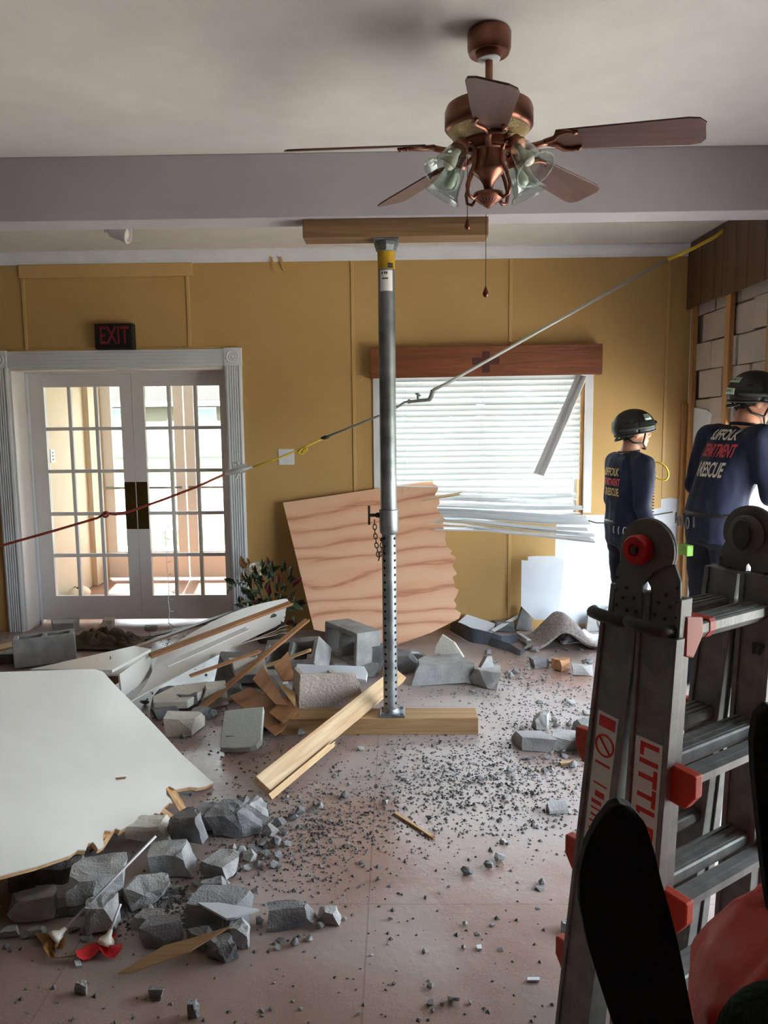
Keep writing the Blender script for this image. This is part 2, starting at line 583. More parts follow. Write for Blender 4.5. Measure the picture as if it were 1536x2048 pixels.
def link(name, me, mtx, parent=None, bevel=0.0):
    o = bpy.data.objects.new(name, me)
    COL.objects.link(o)
    WM[o.name] = mtx.copy()
    if parent is not None:
        o.parent = parent
        o.matrix_parent_inverse = Matrix.Identity(4)
        o.matrix_local = world_of(parent).inverted() @ mtx
    else:
        o.matrix_world = mtx
    if bevel:
        b = o.modifiers.new('bevel', 'BEVEL')
        b.width = bevel
        b.segments = 2
        b.limit_method = 'ANGLE'
        b.angle_limit = rad(40)
    return o


def thing(name, label, cat, loc=(0, 0, 0), group=None, kind=None):
    o = bpy.data.objects.new(name, None)
    COL.objects.link(o)
    o.empty_display_size = 0.1
    o.matrix_world = Matrix.Translation(V(loc))
    WM[o.name] = Matrix.Translation(V(loc))
    return tag(o, label, cat, group, kind)


def tag(o, label=None, cat=None, group=None, kind=None):
    if label:
        o['label'] = label
    if cat:
        o['category'] = cat
    if group:
        o['group'] = group
    if kind:
        o['kind'] = kind
    return o


def frame(o_, x, n_):
    """matrix with origin o_, X along x and Z near n_"""
    x = V(x).normalized()
    y = V(n_).cross(x).normalized()
    z = x.cross(y)
    m = Matrix((x, y, z)).transposed().to_4x4()
    m.translation = V(o_)
    return m


def board(name, p0, p1, width, thick, up, m, parent=None, bevel=0.003, ragged=0.0, seed=0):
    """a plank from p0 to p1; `up` is near its face normal; ragged breaks the p1 end into splinters"""
    p0, p1 = V(p0), V(p1)
    L = (p1 - p0).length
    g = G()
    mt = frame(p0, p1 - p0, up)
    if ragged:
        rnd = random.Random(seed)
        k = 7
        pts = [(0, -width / 2), (L, -width / 2)]
        for i in range(k):
            y = -width / 2 + width * (i + 0.5) / k
            pts.append((L + rnd.uniform(-ragged, ragged * 0.4), y))
        pts += [(L, width / 2), (0, width / 2)]
        g.prism(pts, -thick / 2, thick / 2)
    else:
        g.box((0, -width / 2, -thick / 2), (L, width / 2, thick / 2))
    return g.build(name, m, parent, mtx=mt, bevel=bevel)


def sheet(name, pts, thick, m, parent=None, normal=None, bevel=0.0, xdir=None):
    """a flat sheet from a polygon of world points; its front face follows the points"""
    pts = [V(p) for p in pts]
    if normal is None:
        normal = V((0, 0, 0))
        for i in range(len(pts)):
            a, b = pts[i], pts[(i + 1) % len(pts)]
            normal += V(((a.y - b.y) * (a.z + b.z), (a.z - b.z) * (a.x + b.x), (a.x - b.x) * (a.y + b.y)))
    normal = V(normal).normalized()
    if normal.dot(CAM - pts[0]) < 0:
        normal = -normal
    x = V(xdir) if xdir is not None else (pts[1] - pts[0])
    x = x - normal * x.dot(normal)
    mt = frame(pts[0], x, normal)
    inv = mt.inverted()
    loc = [inv @ p for p in pts]
    g = G()
    g.prism([(p.x, p.y) for p in loc], -thick, 0)
    return g.build(name, m, parent, mtx=mt, bevel=bevel)


def ragged_line(a, b, n, amp, rnd, nrm):
    """points strictly between a and b, jittered along nrm"""
    a, b, nrm = V(a), V(b), V(nrm)
    return [a.lerp(b, (i + 1 + rnd.uniform(-0.3, 0.3)) / (n + 1)) + nrm * rnd.uniform(-amp, amp) for i in range(n)]


def finish_bm(bm, name, m, mtx, parent=None, smooth=False):
    me = bpy.data.meshes.new(name)
    bm.to_mesh(me)
    bm.free()
    for mm in (m if isinstance(m, (list, tuple)) else [m]):
        me.materials.append(mm)
    if smooth:
        me.polygons.foreach_set('use_smooth', [True] * len(me.polygons))
        me.set_sharp_from_angle(angle=rad(35))
    return link(name, me, mtx, parent)


def chunk_bm(w_, d_, h_, seed, cuts=3, rough=0.06, sub=1):
    """a broken lump of masonry about w x d x h: a slab sheared by random breaks"""
    rnd = random.Random(seed)
    bm = bmesh.new()
    bmesh.ops.create_cube(bm, size=1.0)
    bmesh.ops.scale(bm, vec=(w_, d_, h_), verts=bm.verts)
    for v in bm.verts:
        v.co += V((rnd.uniform(-0.13, 0.10) * w_, rnd.uniform(-0.13, 0.13) * d_, rnd.uniform(-0.12, 0.10) * h_))
    for i in range(cuts):
        an = rnd.uniform(0, 2 * pi)
        n_ = V((cos(an), sin(an), rnd.uniform(-0.5, 1.1))).normalized()
        ext = abs(n_.x) * w_ / 2 + abs(n_.y) * d_ / 2 + abs(n_.z) * h_ / 2
        geom = bm.verts[:] + bm.edges[:] + bm.faces[:]
        bmesh.ops.bisect_plane(bm, geom=geom, plane_co=n_ * ext * rnd.uniform(0.45, 0.78), plane_no=n_, clear_outer=True)
        ed = [e for e in bm.edges if e.is_boundary]
        if ed:
            bmesh.ops.holes_fill(bm, edges=ed, sides=0)
    bmesh.ops.triangulate(bm, faces=bm.faces)
    if sub:
        bmesh.ops.subdivide_edges(bm, edges=bm.edges[:], cuts=sub, use_grid_fill=True)
        amp = rough * min(w_, d_, h_)
        sc_ = 5.0 / max(w_, d_, h_)
        for v in bm.verts:
            v.co += noise.noise_vector(v.co * sc_ + V((seed, seed * 2, 0))) * amp
    bmesh.ops.recalc_face_normals(bm, faces=bm.faces)
    return bm


def stone_bm(seed, flat=0.6, n=16):
    """an angular pebble about one unit wide, sitting on z = 0"""
    rnd = random.Random(seed)
    bm = bmesh.new()
    for i in range(n):
        d = V((rnd.gauss(0, 1), rnd.gauss(0, 1), rnd.gauss(0, 1))).normalized()
        d *= rnd.uniform(0.38, 0.5)
        bm.verts.new((d.x, d.y * rnd.uniform(0.7, 0.95), d.z * flat))
    r = bmesh.ops.convex_hull(bm, input=bm.verts)
    bmesh.ops.delete(bm, geom=list({e for e in r['geom_interior'] + r['geom_unused'] if isinstance(e, bmesh.types.BMVert)}), context='VERTS')
    lo = min(v.co.z for v in bm.verts)
    for v in bm.verts:
        v.co.z -= lo
    return bm


FOOT = []        # footprints of the larger lumps, kept free of pebbles and grit


def covered(x, y):
    return any((x - a) ** 2 + (y - b) ** 2 < r * r for a, b, r in FOOT)


def drop(bm, mtx, base):
    """lift matrix so the lowest vertex sits at height base"""
    lo = min((mtx @ v.co).z for v in bm.verts)
    mtx = mtx.copy()
    mtx.translation.z += base - lo
    return mtx


def chunk(name, xy, size, seed, m, label=None, cat='rubble', rot=(0, 0, 0), base=0.0, group=None, cuts=3, rough=0.06, sub=1, parent=None):
    bm = chunk_bm(*size, seed, cuts, rough, sub)
    mt = Matrix.Translation((xy[0], xy[1], 0)) @ Euler([rad(a) for a in rot]).to_matrix().to_4x4()
    mt = drop(bm, mt, base)
    FOOT.append((xy[0], xy[1], 0.42 * max(size[0], size[1])))
    o = finish_bm(bm, name, m, mt, parent)
    if parent is None:
        tag(o, label, cat, group)
    return o


def bake(o):
    """mesh of an object with its modifiers applied, worked out in a scratch scene"""
    sc_ = bpy.data.scenes.new('scratch')
    sc_.collection.objects.link(o)
    vl = sc_.view_layers[0]
    vl.update()
    me = bpy.data.meshes.new_from_object(o.evaluated_get(vl.depsgraph))
    bpy.data.objects.remove(o)
    bpy.data.scenes.remove(sc_)
    return me


def text_mesh(txt, size, depth=0.0, bold=0.0, align='CENTER', space=1.0):
    c = bpy.data.curves.new('lettering', 'FONT')
    c.body = txt
    c.size = size
    c.extrude = depth
    c.space_character = space
    c.offset = bold
    c.align_x, c.align_y = align, 'CENTER'
    o = bpy.data.objects.new('lettering', c)
    me = bake(o)
    bpy.data.curves.remove(c)
    return me


def lettering(name, txt, size, m, mtx, parent, depth=0.0005, bold=0.0, sx=1.0):
    me = text_mesh(txt, size, depth, bold)
    me.materials.clear()
    me.materials.append(m)
    if sx != 1.0:
        me.transform(Matrix.Diagonal((sx, 1, 1, 1)))
    return link(name, me, mtx, parent)
# ================================================================== THE SETTING
YB, YD, XR, XL, YF, ZC = 5.98, 6.24, 2.24, -4.3, -3.0, 2.93
DX0, DX1, DZ = -2.985, -1.309, 2.075          # door opening
WX0, WX1, WZ0, WZ1 = -0.12, 1.44, 0.86, 2.02  # window opening
HY0, HY1, HZ = 1.7, 5.62, 1.66                # crash hole in the right wall


def struct(o):
    o['kind'] = 'structure'
    return o


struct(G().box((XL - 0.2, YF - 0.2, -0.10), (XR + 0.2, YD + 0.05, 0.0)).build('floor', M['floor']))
struct(G().box((XL - 0.2, YF - 0.2, ZC), (XR + 0.2, YB + 0.3, ZC + 0.12)).build('ceiling', M['ceiling']))
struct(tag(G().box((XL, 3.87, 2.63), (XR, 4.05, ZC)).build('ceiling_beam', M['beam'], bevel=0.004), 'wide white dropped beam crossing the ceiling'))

# back wall: white board shell, yellow sheets on it
g = G()
g.box((XL - 0.2, YB, 0), (DX0, YD, ZC)).box((DX0, YB, DZ), (DX1, YD, ZC)).box((DX1, YB, 0), (WX0, YD, ZC))
g.box((WX0, YB, 0), (WX1, YD, WZ0)).box((WX0, YB, WZ1), (WX1, YD, ZC)).box((WX1, YB, 0), (XR + 0.2, YD, ZC))
wall_back = struct(g.build('wall_back', M['drywall']))
PT = 0.012


def ypanel(pts):
    g_ = G()
    mt = frame((0, YB, 0), (1, 0, 0), (0, -1, 0))   # local x=X, local y=Z?
    inv = mt.inverted()
    q = [inv @ V((p[0], YB, p[1])) for p in pts]
    g_.prism([(p.x, p.y) for p in q], 0.0005, PT)
    return g_.build('wall_panel', M['yellow'], wall_back, mtx=mt, bevel=0.0015)


GAP = 0.002
ypanel([(XL, 0), (-2.83 - 0.16, 0), (-2.83 - 0.16, DZ), (-2.83 - GAP, DZ), (-2.83 - GAP, ZC), (XL, ZC)])
ypanel([(-2.83, DZ), (-1.573 - GAP, DZ), (-1.573 - GAP, ZC), (-2.83, ZC)])
ypanel([(-1.573, DZ), (DX1, DZ), (DX1, 0), (-0.326 - GAP, 0), (-0.326 - GAP, ZC), (-1.573, ZC)])
ypanel([(-0.326, 0), (0.87 - GAP, 0), (0.87 - GAP, WZ0), (WX0, WZ0), (WX0, WZ1), (0.87 - GAP, WZ1), (0.87 - GAP, ZC), (-0.326, ZC)])
ypanel([(0.87, 0), (1.225, 0), (1.235, 0.72), (1.24, WZ0), (0.87, WZ0)])
ypanel([(0.87, WZ1), (WX1, WZ1), (WX1, 0.905), (1.62, 0.90), (1.80, 0.93), (1.92, 0.925), (2.047 - GAP, 0.955), (2.047 - GAP, ZC), (0.87, ZC)])
ypanel([(2.047, 1.02), (2.12, 1.03), (2.225, 1.01), (XR, 1.02), (XR, ZC), (2.047, ZC)])
for x, z0, z1 in ((-2.83, DZ + 0.14, 2.745), (-1.573, DZ + 0.14, 2.745), (-0.326, 0.0, ZC - 0.09), (0.868, 2.23, ZC - 0.09), (0.875, 0.0, 0.78), (2.05, 1.30, ZC - 0.09)):
    G().box((x - 0.012, YB - PT - 0.009, z0), (x + 0.012, YB - PT + 0.001, z1)).build('batten', M['yellow_trim'], wall_back, bevel=0.002)
G().box((-2.85, YB - 0.03, 2.745), (-1.53, YB - PT + 0.001, 2.845)).build('header_board', M['yellow_trim'], wall_back, bevel=0.003)
G().box((-2.95, YB - 0.022, DZ + 0.125), (-1.2, YB - PT + 0.001, DZ + 0.145)).build('batten', M['yellow_trim'], wall_back, bevel=0.002)
# torn painted strip hanging at the top of the wall
for x in (-0.93, -0.86):
    sheet('torn_strip', [V((x - 0.012, YB - 0.06, 2.87)), V((x + 0.012, YB - 0.06, 2.87)), V((x + 0.03, YB - 0.022, 2.77)), V((x + 0.012, YB - 0.02, 2.79))], 0.003, M['yellow_trim'], wall_back)

# crown moulding along the back wall
g = G()
prof = [(0, 0), (0.012, 0), (0.02, 0.02), (0.05, 0.055), (0.06, 0.075), (0.06, 0.088), (0, 0.088)]
mt = frame((XR, YB - PT, ZC - 0.088), (0, -1, 0), (-1, 0, 0))
g.prism(prof, 0, XR - XL, mt)
struct(g.build('trim_1', M['white']))

# left and front walls (out of view), front wall with two windows
struct(G().box((XL - 0.2, YF, 0), (XL, YB, ZC)).build('wall_left', M['panel_brown']))
struct(G().box((XL - 0.2, YF - 0.2, 0), (XR + 0.2, YF, ZC)).build('wall_front', M['panel_brown']))

# ---- right wall: concrete block courses (each block its own piece) around the crash hole
BT = 0.20
g = G()
XM = XR + 0.012
g.box((XM, YF, 0), (XM + BT - 0.02, HY0, ZC)).box((XM, HY0, HZ), (XM + BT - 0.02, HY1, ZC)).box((XM, HY1, 0), (XM + BT - 0.02, YB + 0.02, ZC))
wall_right = struct(g.build('wall_right', M['mortar']))
rnd = random.Random(5)
CH_, CL = 0.2, 0.4
bm_cache = {}
for r_ in range(4, 15):
    z0 = r_ * CH_ - 0.012
    off = 0.2 if r_ % 2 else 0.0
    y = YB - 0.02 - off
    while y > 3.2:
        y1, y0 = y, y - CL
        y -= CL
        yc, zc = (y0 + y1) / 2, z0 + CH_ / 2
        if z0 > 2.68 and rnd.random() < 0:
            continue
        if HY0 < yc < HY1 and zc < HZ:
            continue
        if zc < HZ - 0.1 and yc < HY1:
            continue
        y1c = min(y1, YB - 0.015)
        if y1c - y0 < 0.08:
            continue
        gap = 0.004
        g = G()
        g.box((0, -(y1c - y0) / 2 + gap, gap), (BT, (y1c - y0) / 2 - gap, CH_ - gap))
        dy, dz, dx, ra = rnd.uniform(-0.002, 0.002), rnd.uniform(-0.002, 0.002), rnd.uniform(-0.006, 0.004), 0.0
        if 4.4 < yc < 5.8 and z0 < 2.2:      # blocks shaken loose near the hole
            dx = rnd.uniform(-0.022, 0.006)
            dz = rnd.uniform(-0.009, 0.002)
            ra = rnd.uniform(-1.0, 1.0)
        mt = Matrix.Translation((XR + dx, (y0 + y1c) / 2 + dy, z0 + dz)) @ Matrix.Rotation(rad(ra), 4, 'X')
        g.build('block', M['block'], wall_right, mtx=mt, bevel=0.004)
# half-torn block and board at the hole's top left corner
chunk('broken_block', (XR + 0.07, 5.52), (0.16, 0.2, 0.13), 11, M['cmu'], base=1.53, parent=wall_right, rough=0.12)
# furring studs
STX = XR - 0.045
for k, (yc, z0, z1, wy) in enumerate(((5.86, 0.0, 2.6, 0.05), (5.25, 1.38, 2.6, 0.075), (4.66, 1.7, 2.6, 0.075), (5.945, 0.0, 1.75, 0.04))):
    G().box((STX - (0.02 if k == 3 else 0), yc - wy / 2, z0), (XR - 0.012, yc + wy / 2, z1)).build('stud', M['stud'], wall_right, bevel=0.003)
# brown grooved paneling still fixed at the top: each plank a piece
y = YB - 0.02
widths = [0.10, 0.17, 0.23, 0.13, 0.21, 0.16, 0.24, 0.12, 0.2, 0.17, 0.22, 0.14, 0.2, 0.2, 0.2]
zb = 2.45
for k, wdt in enumerate(widths):
    y0 = y - wdt
    G().box((XR - 0.058, y0 + 0.0035, zb + 0.004 * math.sin(k)), (XR - 0.046, y - 0.0015, ZC - 0.004)).build('plank', M['panel_brown'], wall_right, bevel=0.002)
    y = y0
# torn wallboard left at the corner below the blocks
rr = random.Random(3)
pts = [V((XR - 0.02, 5.84, 1.72)), V((XR - 0.02, 5.60, 1.70)), V((XR - 0.03, 5.50, 1.67)), V((XR - 0.03, 5.55, 1.52)), V((XR - 0.02, 5.66, 1.40)), V((XR - 0.02, 5.63, 1.1)), V((XR - 0.02, 5.7, 0.7)), V((XR - 0.02, 5.66, 0.0)), V((XR - 0.02, 5.84, 0))]
sheet('torn_wallboard', pts, 0.013, M['drywall'], wall_right, normal=(-1, 0, 0))
portal('portal_hole', (XR + 0.22, (HY0 + HY1) / 2, HZ / 2), HY1 - HY0, HZ, (-1, 0, 0))
# white corner bead
struct(G().box((XR - 0.02, YB - 0.05, 1.0), (XR - 0.004, YB - PT, ZC - 0.09)).build('trim_2', M['white'], bevel=0.003))

# ---- door casing: fluted pilasters, head and rosette blocks
casing = struct(thing('trim_3', 'white fluted door casing with rosette corner blocks', None, ((DX0 + DX1) / 2, YB - 0.02, 0)))
CW = 0.128


def pilaster(x0, x1):
    g_ = G()
    n_ = 5
    w_ = x1 - x0
    pts = [(0, 0), (0, 0.020), (0.012, 0.026)]
    fl = (w_ - 0.04) / n_
    for i in range(n_):
        a = 0.02 + i * fl
        pts += [(a, 0.026), (a + fl * 0.22, 0.018), (a + fl * 0.5, 0.014), (a + fl * 0.78, 0.018)]
    pts += [(w_ - 0.02, 0.026), (w_ - 0.012, 0.026), (w_, 0.020), (w_, 0)]
    mt_ = Matrix(((1, 0, 0, x0), (0, -1, 0, YB - PT), (0, 0, 1, 0), (0, 0, 0, 1)))
    b = len(g_.v)
    n2 = len(pts)
    vv = [(p[0], p[1], 0) for p in pts] + [(p[0], p[1], DZ) for p in pts]
    fs = [tuple(range(n2)), tuple(reversed(range(n2, 2 * n2)))] + [(i, n2 + i, n2 + (i + 1) % n2, (i + 1) % n2) for i in range(n2)]
    g_._add(vv, fs, mt_)
    return g_.build('pilaster', M['white'], casing, fixn=True)


pilaster(DX1, DX1 + CW)
pilaster(DX0 - CW, DX0)
g = G()
g.box((DX0, YB - PT - 0.022, DZ), (DX1, YB - PT, DZ + 0.128))
for k in range(4):
    z = DZ + 0.02 + k * 0.026
    g.box((DX0, YB - PT - 0.027, z), (DX1, YB - PT - 0.0221, z + 0.010))
g.build('head_casing', M['white'], casing, bevel=0.002)
for x in (DX0 - CW, DX1):
    c = V((x + CW / 2, YB - PT, DZ + CW / 2))
    rb = G().cbox(c + V((0, -0.015, 0.002)), (CW + 0.008, 0.03, CW + 0.008)).build('corner_block', M['white'], casing, bevel=0.003)
    mt = frame(c + V((0, -0.030, 0.002)), (1, 0, 0), (0, -1, 0))
    g = G()
    g.lathe([(0.050, 0), (0.050, 0.006), (0.044, 0.009), (0.038, 0.004), (0.030, 0.004), (0.024, 0.009), (0.017, 0.004), (0.010, 0.010), (0.0015, 0.012)], 28, mt)
    g.build('rosette', M['white'], rb, smooth=True)
# jamb lining of the recess with a stop bead
g = G()
g.box((DX0 - 0.001, YB - PT, 0), (DX0 + 0.018, YD + 0.05, DZ)).box((DX1 - 0.018, YB - PT, 0), (DX1 + 0.001, YD + 0.05, DZ))
g.box((DX0 + 0.018, YB - PT, DZ - 0.018), (DX1 - 0.018, YD + 0.05, DZ + 0.001))
g.build('jamb_lining', M['door_white'], casing, bevel=0.002)
g = G()
for x in (DX0 + 0.018, DX1 - 0.032):
    g.box((x, YD - 0.06, 0), (x + 0.014, YD - 0.025, DZ - 0.018))
g.box((DX0 + 0.032, YD - 0.06, DZ - 0.032), (DX1 - 0.032, YD - 0.025, DZ - 0.018))
g.build('stop_bead', M['white'], casing, bevel=0.002)

# ---- french doors: two leaves, fifteen panes each
door = struct(thing('door_1', 'pair of white french doors with fifteen panes each', None, ((DX0 + DX1) / 2, YD, 0)))
ROWS = [(1.620, 1.940), (1.276, 1.592), (0.927, 1.248), (0.582, 0.898), (0.229, 0.553)]
DT = 0.02
for k, (a, b, p0, p1) in enumerate(((DX0 + 0.022, -2.129, -2.838, -2.222), (-2.125, DX1 - 0.022, -2.031, -1.418))):
    g = G()
    zt, zb_ = DZ - 0.022, 0.03
    g.box((a, YD - DT, zb_), (p0, YD + DT, zt)).box((p1, YD - DT, zb_), (b, YD + DT, zt))
    g.box((p0, YD - DT, zb_), (p1, YD + DT, ROWS[4][0])).box((p0, YD - DT, ROWS[0][1]), (p1, YD + DT, zt))
    leaf = g.build('door_leaf', M['door_white'], door)
    cw_ = (p1 - p0 - 2 * 0.028) / 3
    cols = [(p0 + i * (cw_ + 0.028), p0 + i * (cw_ + 0.028) + cw_) for i in range(3)]
    for i in range(2):
        G().box((cols[i][1], YD - 0.017, ROWS[4][0]), (cols[i + 1][0], YD + 0.017, ROWS[0][1])).build('muntin', M['door_white'], leaf, bevel=0.004)
    for i in range(4):
        G().box((p0, YD - 0.0165, ROWS[i + 1][1]), (p1, YD + 0.0165, ROWS[i][0])).build('muntin', M['door_white'], leaf, bevel=0.004)
    for (z0, z1) in ROWS:
        for (x0, x1) in cols:
            G().box((x0, YD - 0.002, z0), (x1, YD + 0.002, z1)).build('pane', M['glass'], leaf)
    px0, px1 = ((-2.222, -2.131), (-2.123, -2.033))[k]
    pl = G().box((px0, YD - DT - 0.003, 0.785), (px1, YD - DT, 1.172)).build('push_plate', M['brass'], leaf, bevel=0.001)
    pl['label'] = 'dull brass push plate'

# ---- window: frame, sashes, panes
g = G()
for lo, hi in (((WX0, WZ0), (WX0 + 0.05, WZ1)), ((WX1 - 0.05, WZ0), (WX1, WZ1)), ((WX0 + 0.05, WZ0), (WX1 - 0.05, WZ0 + 0.05)), ((WX0 + 0.05, WZ1 - 0.05), (WX1 - 0.05, WZ1))):
    g.box((lo[0], YB + 0.10, lo[1]), (hi[0], YB + 0.18, hi[1]))
xm = (WX0 + WX1) / 2
g.box((xm - 0.03, YB + 0.10, WZ0 + 0.05), (xm + 0.03, YB + 0.18, WZ1 - 0.05))
win = struct(g.build('window_1', M['white'], bevel=0.003))
for a, b in ((WX0 + 0.05, xm - 0.03), (xm + 0.03, WX1 - 0.05)):
    G().box((a, YB + 0.138, WZ0 + 0.05), (b, YB + 0.142, WZ1 - 0.05)).build('pane', M['glass'], win)
g = G()      # casing on the room side
g.box((WX0 - 0.06, YB - 0.03, WZ0 - 0.02), (WX0, YB - PT, WZ1 + 0.02)).box((WX1, YB - 0.03, WZ0 + 0.06), (WX1 + 0.06, YB - PT, WZ1 + 0.02))
g.build('window_casing', M['white'], win, bevel=0.003)
G().box((WX0, YB - 0.001, WZ0 - 0.001), (WX1, YB + 0.10, WZ0 + 0.006)).build('window_sill', M['white'], win)
G().box((WX1 - 0.03, YB + 0.0, WZ0 + 0.02), (WX1 - 0.004, YB + 0.09, WZ1 - 0.1)).build('bare_jamb', M['stud'], win)
portal('portal_window', (xm, YD + 0.02, (WZ0 + WZ1) / 2), WX1 - WX0, WZ1 - WZ0, (0, -1, 0))

# ---- entrance foyer behind the doors
FX0, FX1, FY = -3.12, -0.95, 8.0
struct(G().box((FX0 - 0.1, YD + 0.05, -0.1), (FX1 + 0.1, FY + 0.1, -0.002)).build('floor_foyer', M['foyer_floor']))
struct(G().box((FX0 - 0.15, YD + 0.05, 0), (FX0, FY, 2.6)).build('wall_foyer_left', M['foyer_wall']))
struct(G().box((FX1, YD + 0.05, 0), (FX1 + 0.15, FY, 2.6)).build('wall_foyer_right', M['foyer_wall']))
struct(G().box((FX0 - 0.15, YD + 0.05, 2.6), (FX1 + 0.15, FY + 0.5, 2.7)).build('ceiling_foyer', M['ceiling']))
ep = aty(375, 1000, FY)
e0, e1 = aty(213, 1000, FY).x, None
lw = ep.x - e0
g = G()
g.box((FX0, FY - 0.03, 0), (e0 - 0.0, FY + 0.05, 2.6)).box((ep.x + lw, FY - 0.03, 0), (FX1, FY + 0.05, 2.6)).box((e0, FY - 0.03, 2.25), (ep.x + lw, FY + 0.05, 2.6))
struct(g.build('wall_foyer_front', M['foyer_wall']))
struct(G().box((FX0, FY - 0.31, 0), (FX0 + 0.05, FY - 0.03, 2.6)).build('trim_4', M['foyer_wall']))
edoor = struct(thing('door_2', 'white framed glass entrance doors of the foyer', None, (ep.x, FY, 0)))
for a, b in ((e0, ep.x - 0.006), (ep.x + 0.006, ep.x + lw)):
    g = G()
    st = 0.10
    g.box((a, FY - 0.02, 0.02), (a + st, FY + 0.025, 2.24)).box((b - st, FY - 0.02, 0.02), (b, FY + 0.025, 2.24))
    g.box((a + st, FY - 0.02, 0.02), (b - st, FY + 0.025, 0.30)).box((a + st, FY - 0.02, 2.1), (b - st, FY + 0.025, 2.24))
    lf = g.build('door_leaf', M['door_white'], edoor)
    G().box((a + st, FY, 0.30), (b - st, FY + 0.005, 2.1)).build('pane', M['glass'], lf)
    G().tube([(a + 0.03, FY - 0.07, 0.98), (b - 0.03, FY - 0.07, 0.98)], 0.014, 10).build('push_bar', M['galv'], lf, smooth=True)
# outlet on the foyer's left wall
oz = atx(105, 912, FX0 + 0.004)
og = G().cbox(oz, (0.008, 0.08, 0.12)).build('wall_switch_plate', M['white'], bevel=0.002)
tag(og, 'white outlet plate on the cream foyer wall', 'outlet')
for k in (-1, 0, 1):
    G().cbox(oz + V((0.0045, 0, 0.03 * k)), (0.003, 0.03, 0.012)).build('socket', M['black'], og)
# a sack slumped in the foyer corner
g = G()
c = atz(120, 1168, 0)
g.grid(16, 12, lambda u, v: V((FX0 + 0.13, 7.02, 0)) + V((0.10 * cos(2 * pi * u) * (sin(pi * (v * 0.9 + 0.05)) ** 0.6), 0.16 * sin(2 * pi * u) * (sin(pi * (v * 0.9 + 0.05)) ** 0.6), 0.13 * v + 0.012 * sin(9 * u * pi) * v)))
tag(g.build('sack', M['foyer_wall'], smooth='all'), 'pale lumpy sack slumped on the foyer floor', 'sack')
portal('portal_foyer', ((e0 + ep.x + lw) / 2, FY + 0.12, 1.2), 2 * lw, 2.0, (0, -1, 0))

# ---- outdoors, with an unseen overhang added to keep the sun out
struct(G().box((FX1 + 0.1, YD, 2.72), (XR + 1.0, YD + 1.15, 2.80)).box((XR + 0.2, YF - 0.5, 2.72), (XR + 0.75, YD, 2.80)).build('added_eaves', M['ext_wall']))
struct(G().box((-60, -20, -0.32), (80, 90, -0.12)).build('ground', M['grass']))
struct(G().box((-4.2, 8.1, -0.2), (12, 10.6, -0.06)).box((FX1 + 0.15, YD, -0.2), (12, 8.1, -0.06)).build('pavement_entrance', M['pavement']))
struct(G().box((XR + 0.2, -8, -0.2), (9, YD, -0.07)).build('pavement_side', M['pavement']))
struct(G().box((-60, 12.4, -0.2), (80, 20.5, -0.10)).build('road', M['asphalt']))
struct(G().box((-60, 21.5, -0.2), (80, 22.8, -0.05)).build('kerb_walk', M['pavement']))
house = thing('house', 'cream single-storey house with grey shingle roof across the road', 'house', (-10, 44, -0.12))
G().box((-30, 42, -0.12), (12, 50, 2.75)).build('wall', M['ext_wall'], house)
g = G()
g._add([(-31, 41.3, 2.7), (13, 41.3, 2.7), (13, 46, 5.6), (-31, 46, 5.6), (13, 50.7, 2.7), (-31, 50.7, 2.7)], [(0, 1, 2, 3), (3, 2, 4, 5), (0, 3, 5), (1, 4, 2), (0, 5, 4, 1)])
g.build('roof', M['roof'], house)
G().box((-31, 41.2, 2.5), (13, 41.32, 2.75)).build('fascia', M['white'], house)
for px in (237, 413):
    c = aty(px, 832, 41.98)
    wn = G().box((c.x - 0.55, 41.9, 1.35), (c.x + 0.55, 42.0, 2.45)).build('window', M['white'], house)
    G().box((c.x - 0.45, 41.88, 1.45), (c.x + 0.45, 41.91, 2.35)).build('pane', M['win_glass'], wn)
fence = thing('fence', 'long white privacy fence on the far lawn', 'fence', (-8, 39.5, -0.12))
for k in range(15):
    x = -26 + 2.4 * k
    G().box((x, 39.45, -0.12), (x + 2.3, 39.55, 1.7)).build('fence_panel', M['white'], fence)
    G().box((x + 2.3, 39.42, -0.12), (x + 2.4, 39.58, 1.8)).build('fence_post', M['white'], fence)
# ================================================================== FIXED TO WALLS AND CEILING
# ---- ceiling fan
FC = V((0.318, 2.73, 0))
zf = lambda y: aty(977, y, FC.y).z
fan = thing('ceiling_fan', 'copper ceiling fan with five dark wooden blades and four glass lamps', 'ceiling fan', (FC.x, FC.y, ZC))
ax = Matrix.Translation((FC.x, FC.y, 0))
z1 = zf(118)
g = G().lathe([(0.068, ZC - 0.001), (0.073, ZC - 0.012), (0.072, ZC - 0.06), (0.066, ZC - 0.075), (0.045, z1 + 0.02), (0.04, z1)][::-1], 32, ax)
canopy = g.build('canopy', M['copper'], fan, smooth=True)
G().lathe([(0.022, z1 - 0.006), (0.036, z1 - 0.004), (0.038, z1 + 0.002), (0.022, z1 + 0.004)], 24, ax).build('canopy_ring', M['white'], canopy, smooth=True)
zm1, zm0 = zf(206), zf(263)
G().lathe([(0.0125, zm1 - 0.02), (0.0125, z1 + 0.03)], 16, ax).build('downrod', M['copper'], fan, smooth=True)
g = G().lathe([(0.10, zm0 - 0.010), (0.138, zm0), (0.148, zm0 + 0.012), (0.148, zm1 - 0.03), (0.142, zm1 - 0.014), (0.11, zm1 - 0.004), (0.03, zm1 + 0.012), (0.022, zm1 + 0.03)], 40, ax)
motor = g.build('motor_housing', M['copper'], fan, smooth=True)
G().lathe([(0.095, zm0 - 0.032), (0.118, zm0 - 0.022), (0.136, zm0 - 0.001), (0.10, zm0 - 0.001)], 40, ax).build('hammered_band', M['hammered'], motor, smooth=True)
zb = zm0 - 0.045
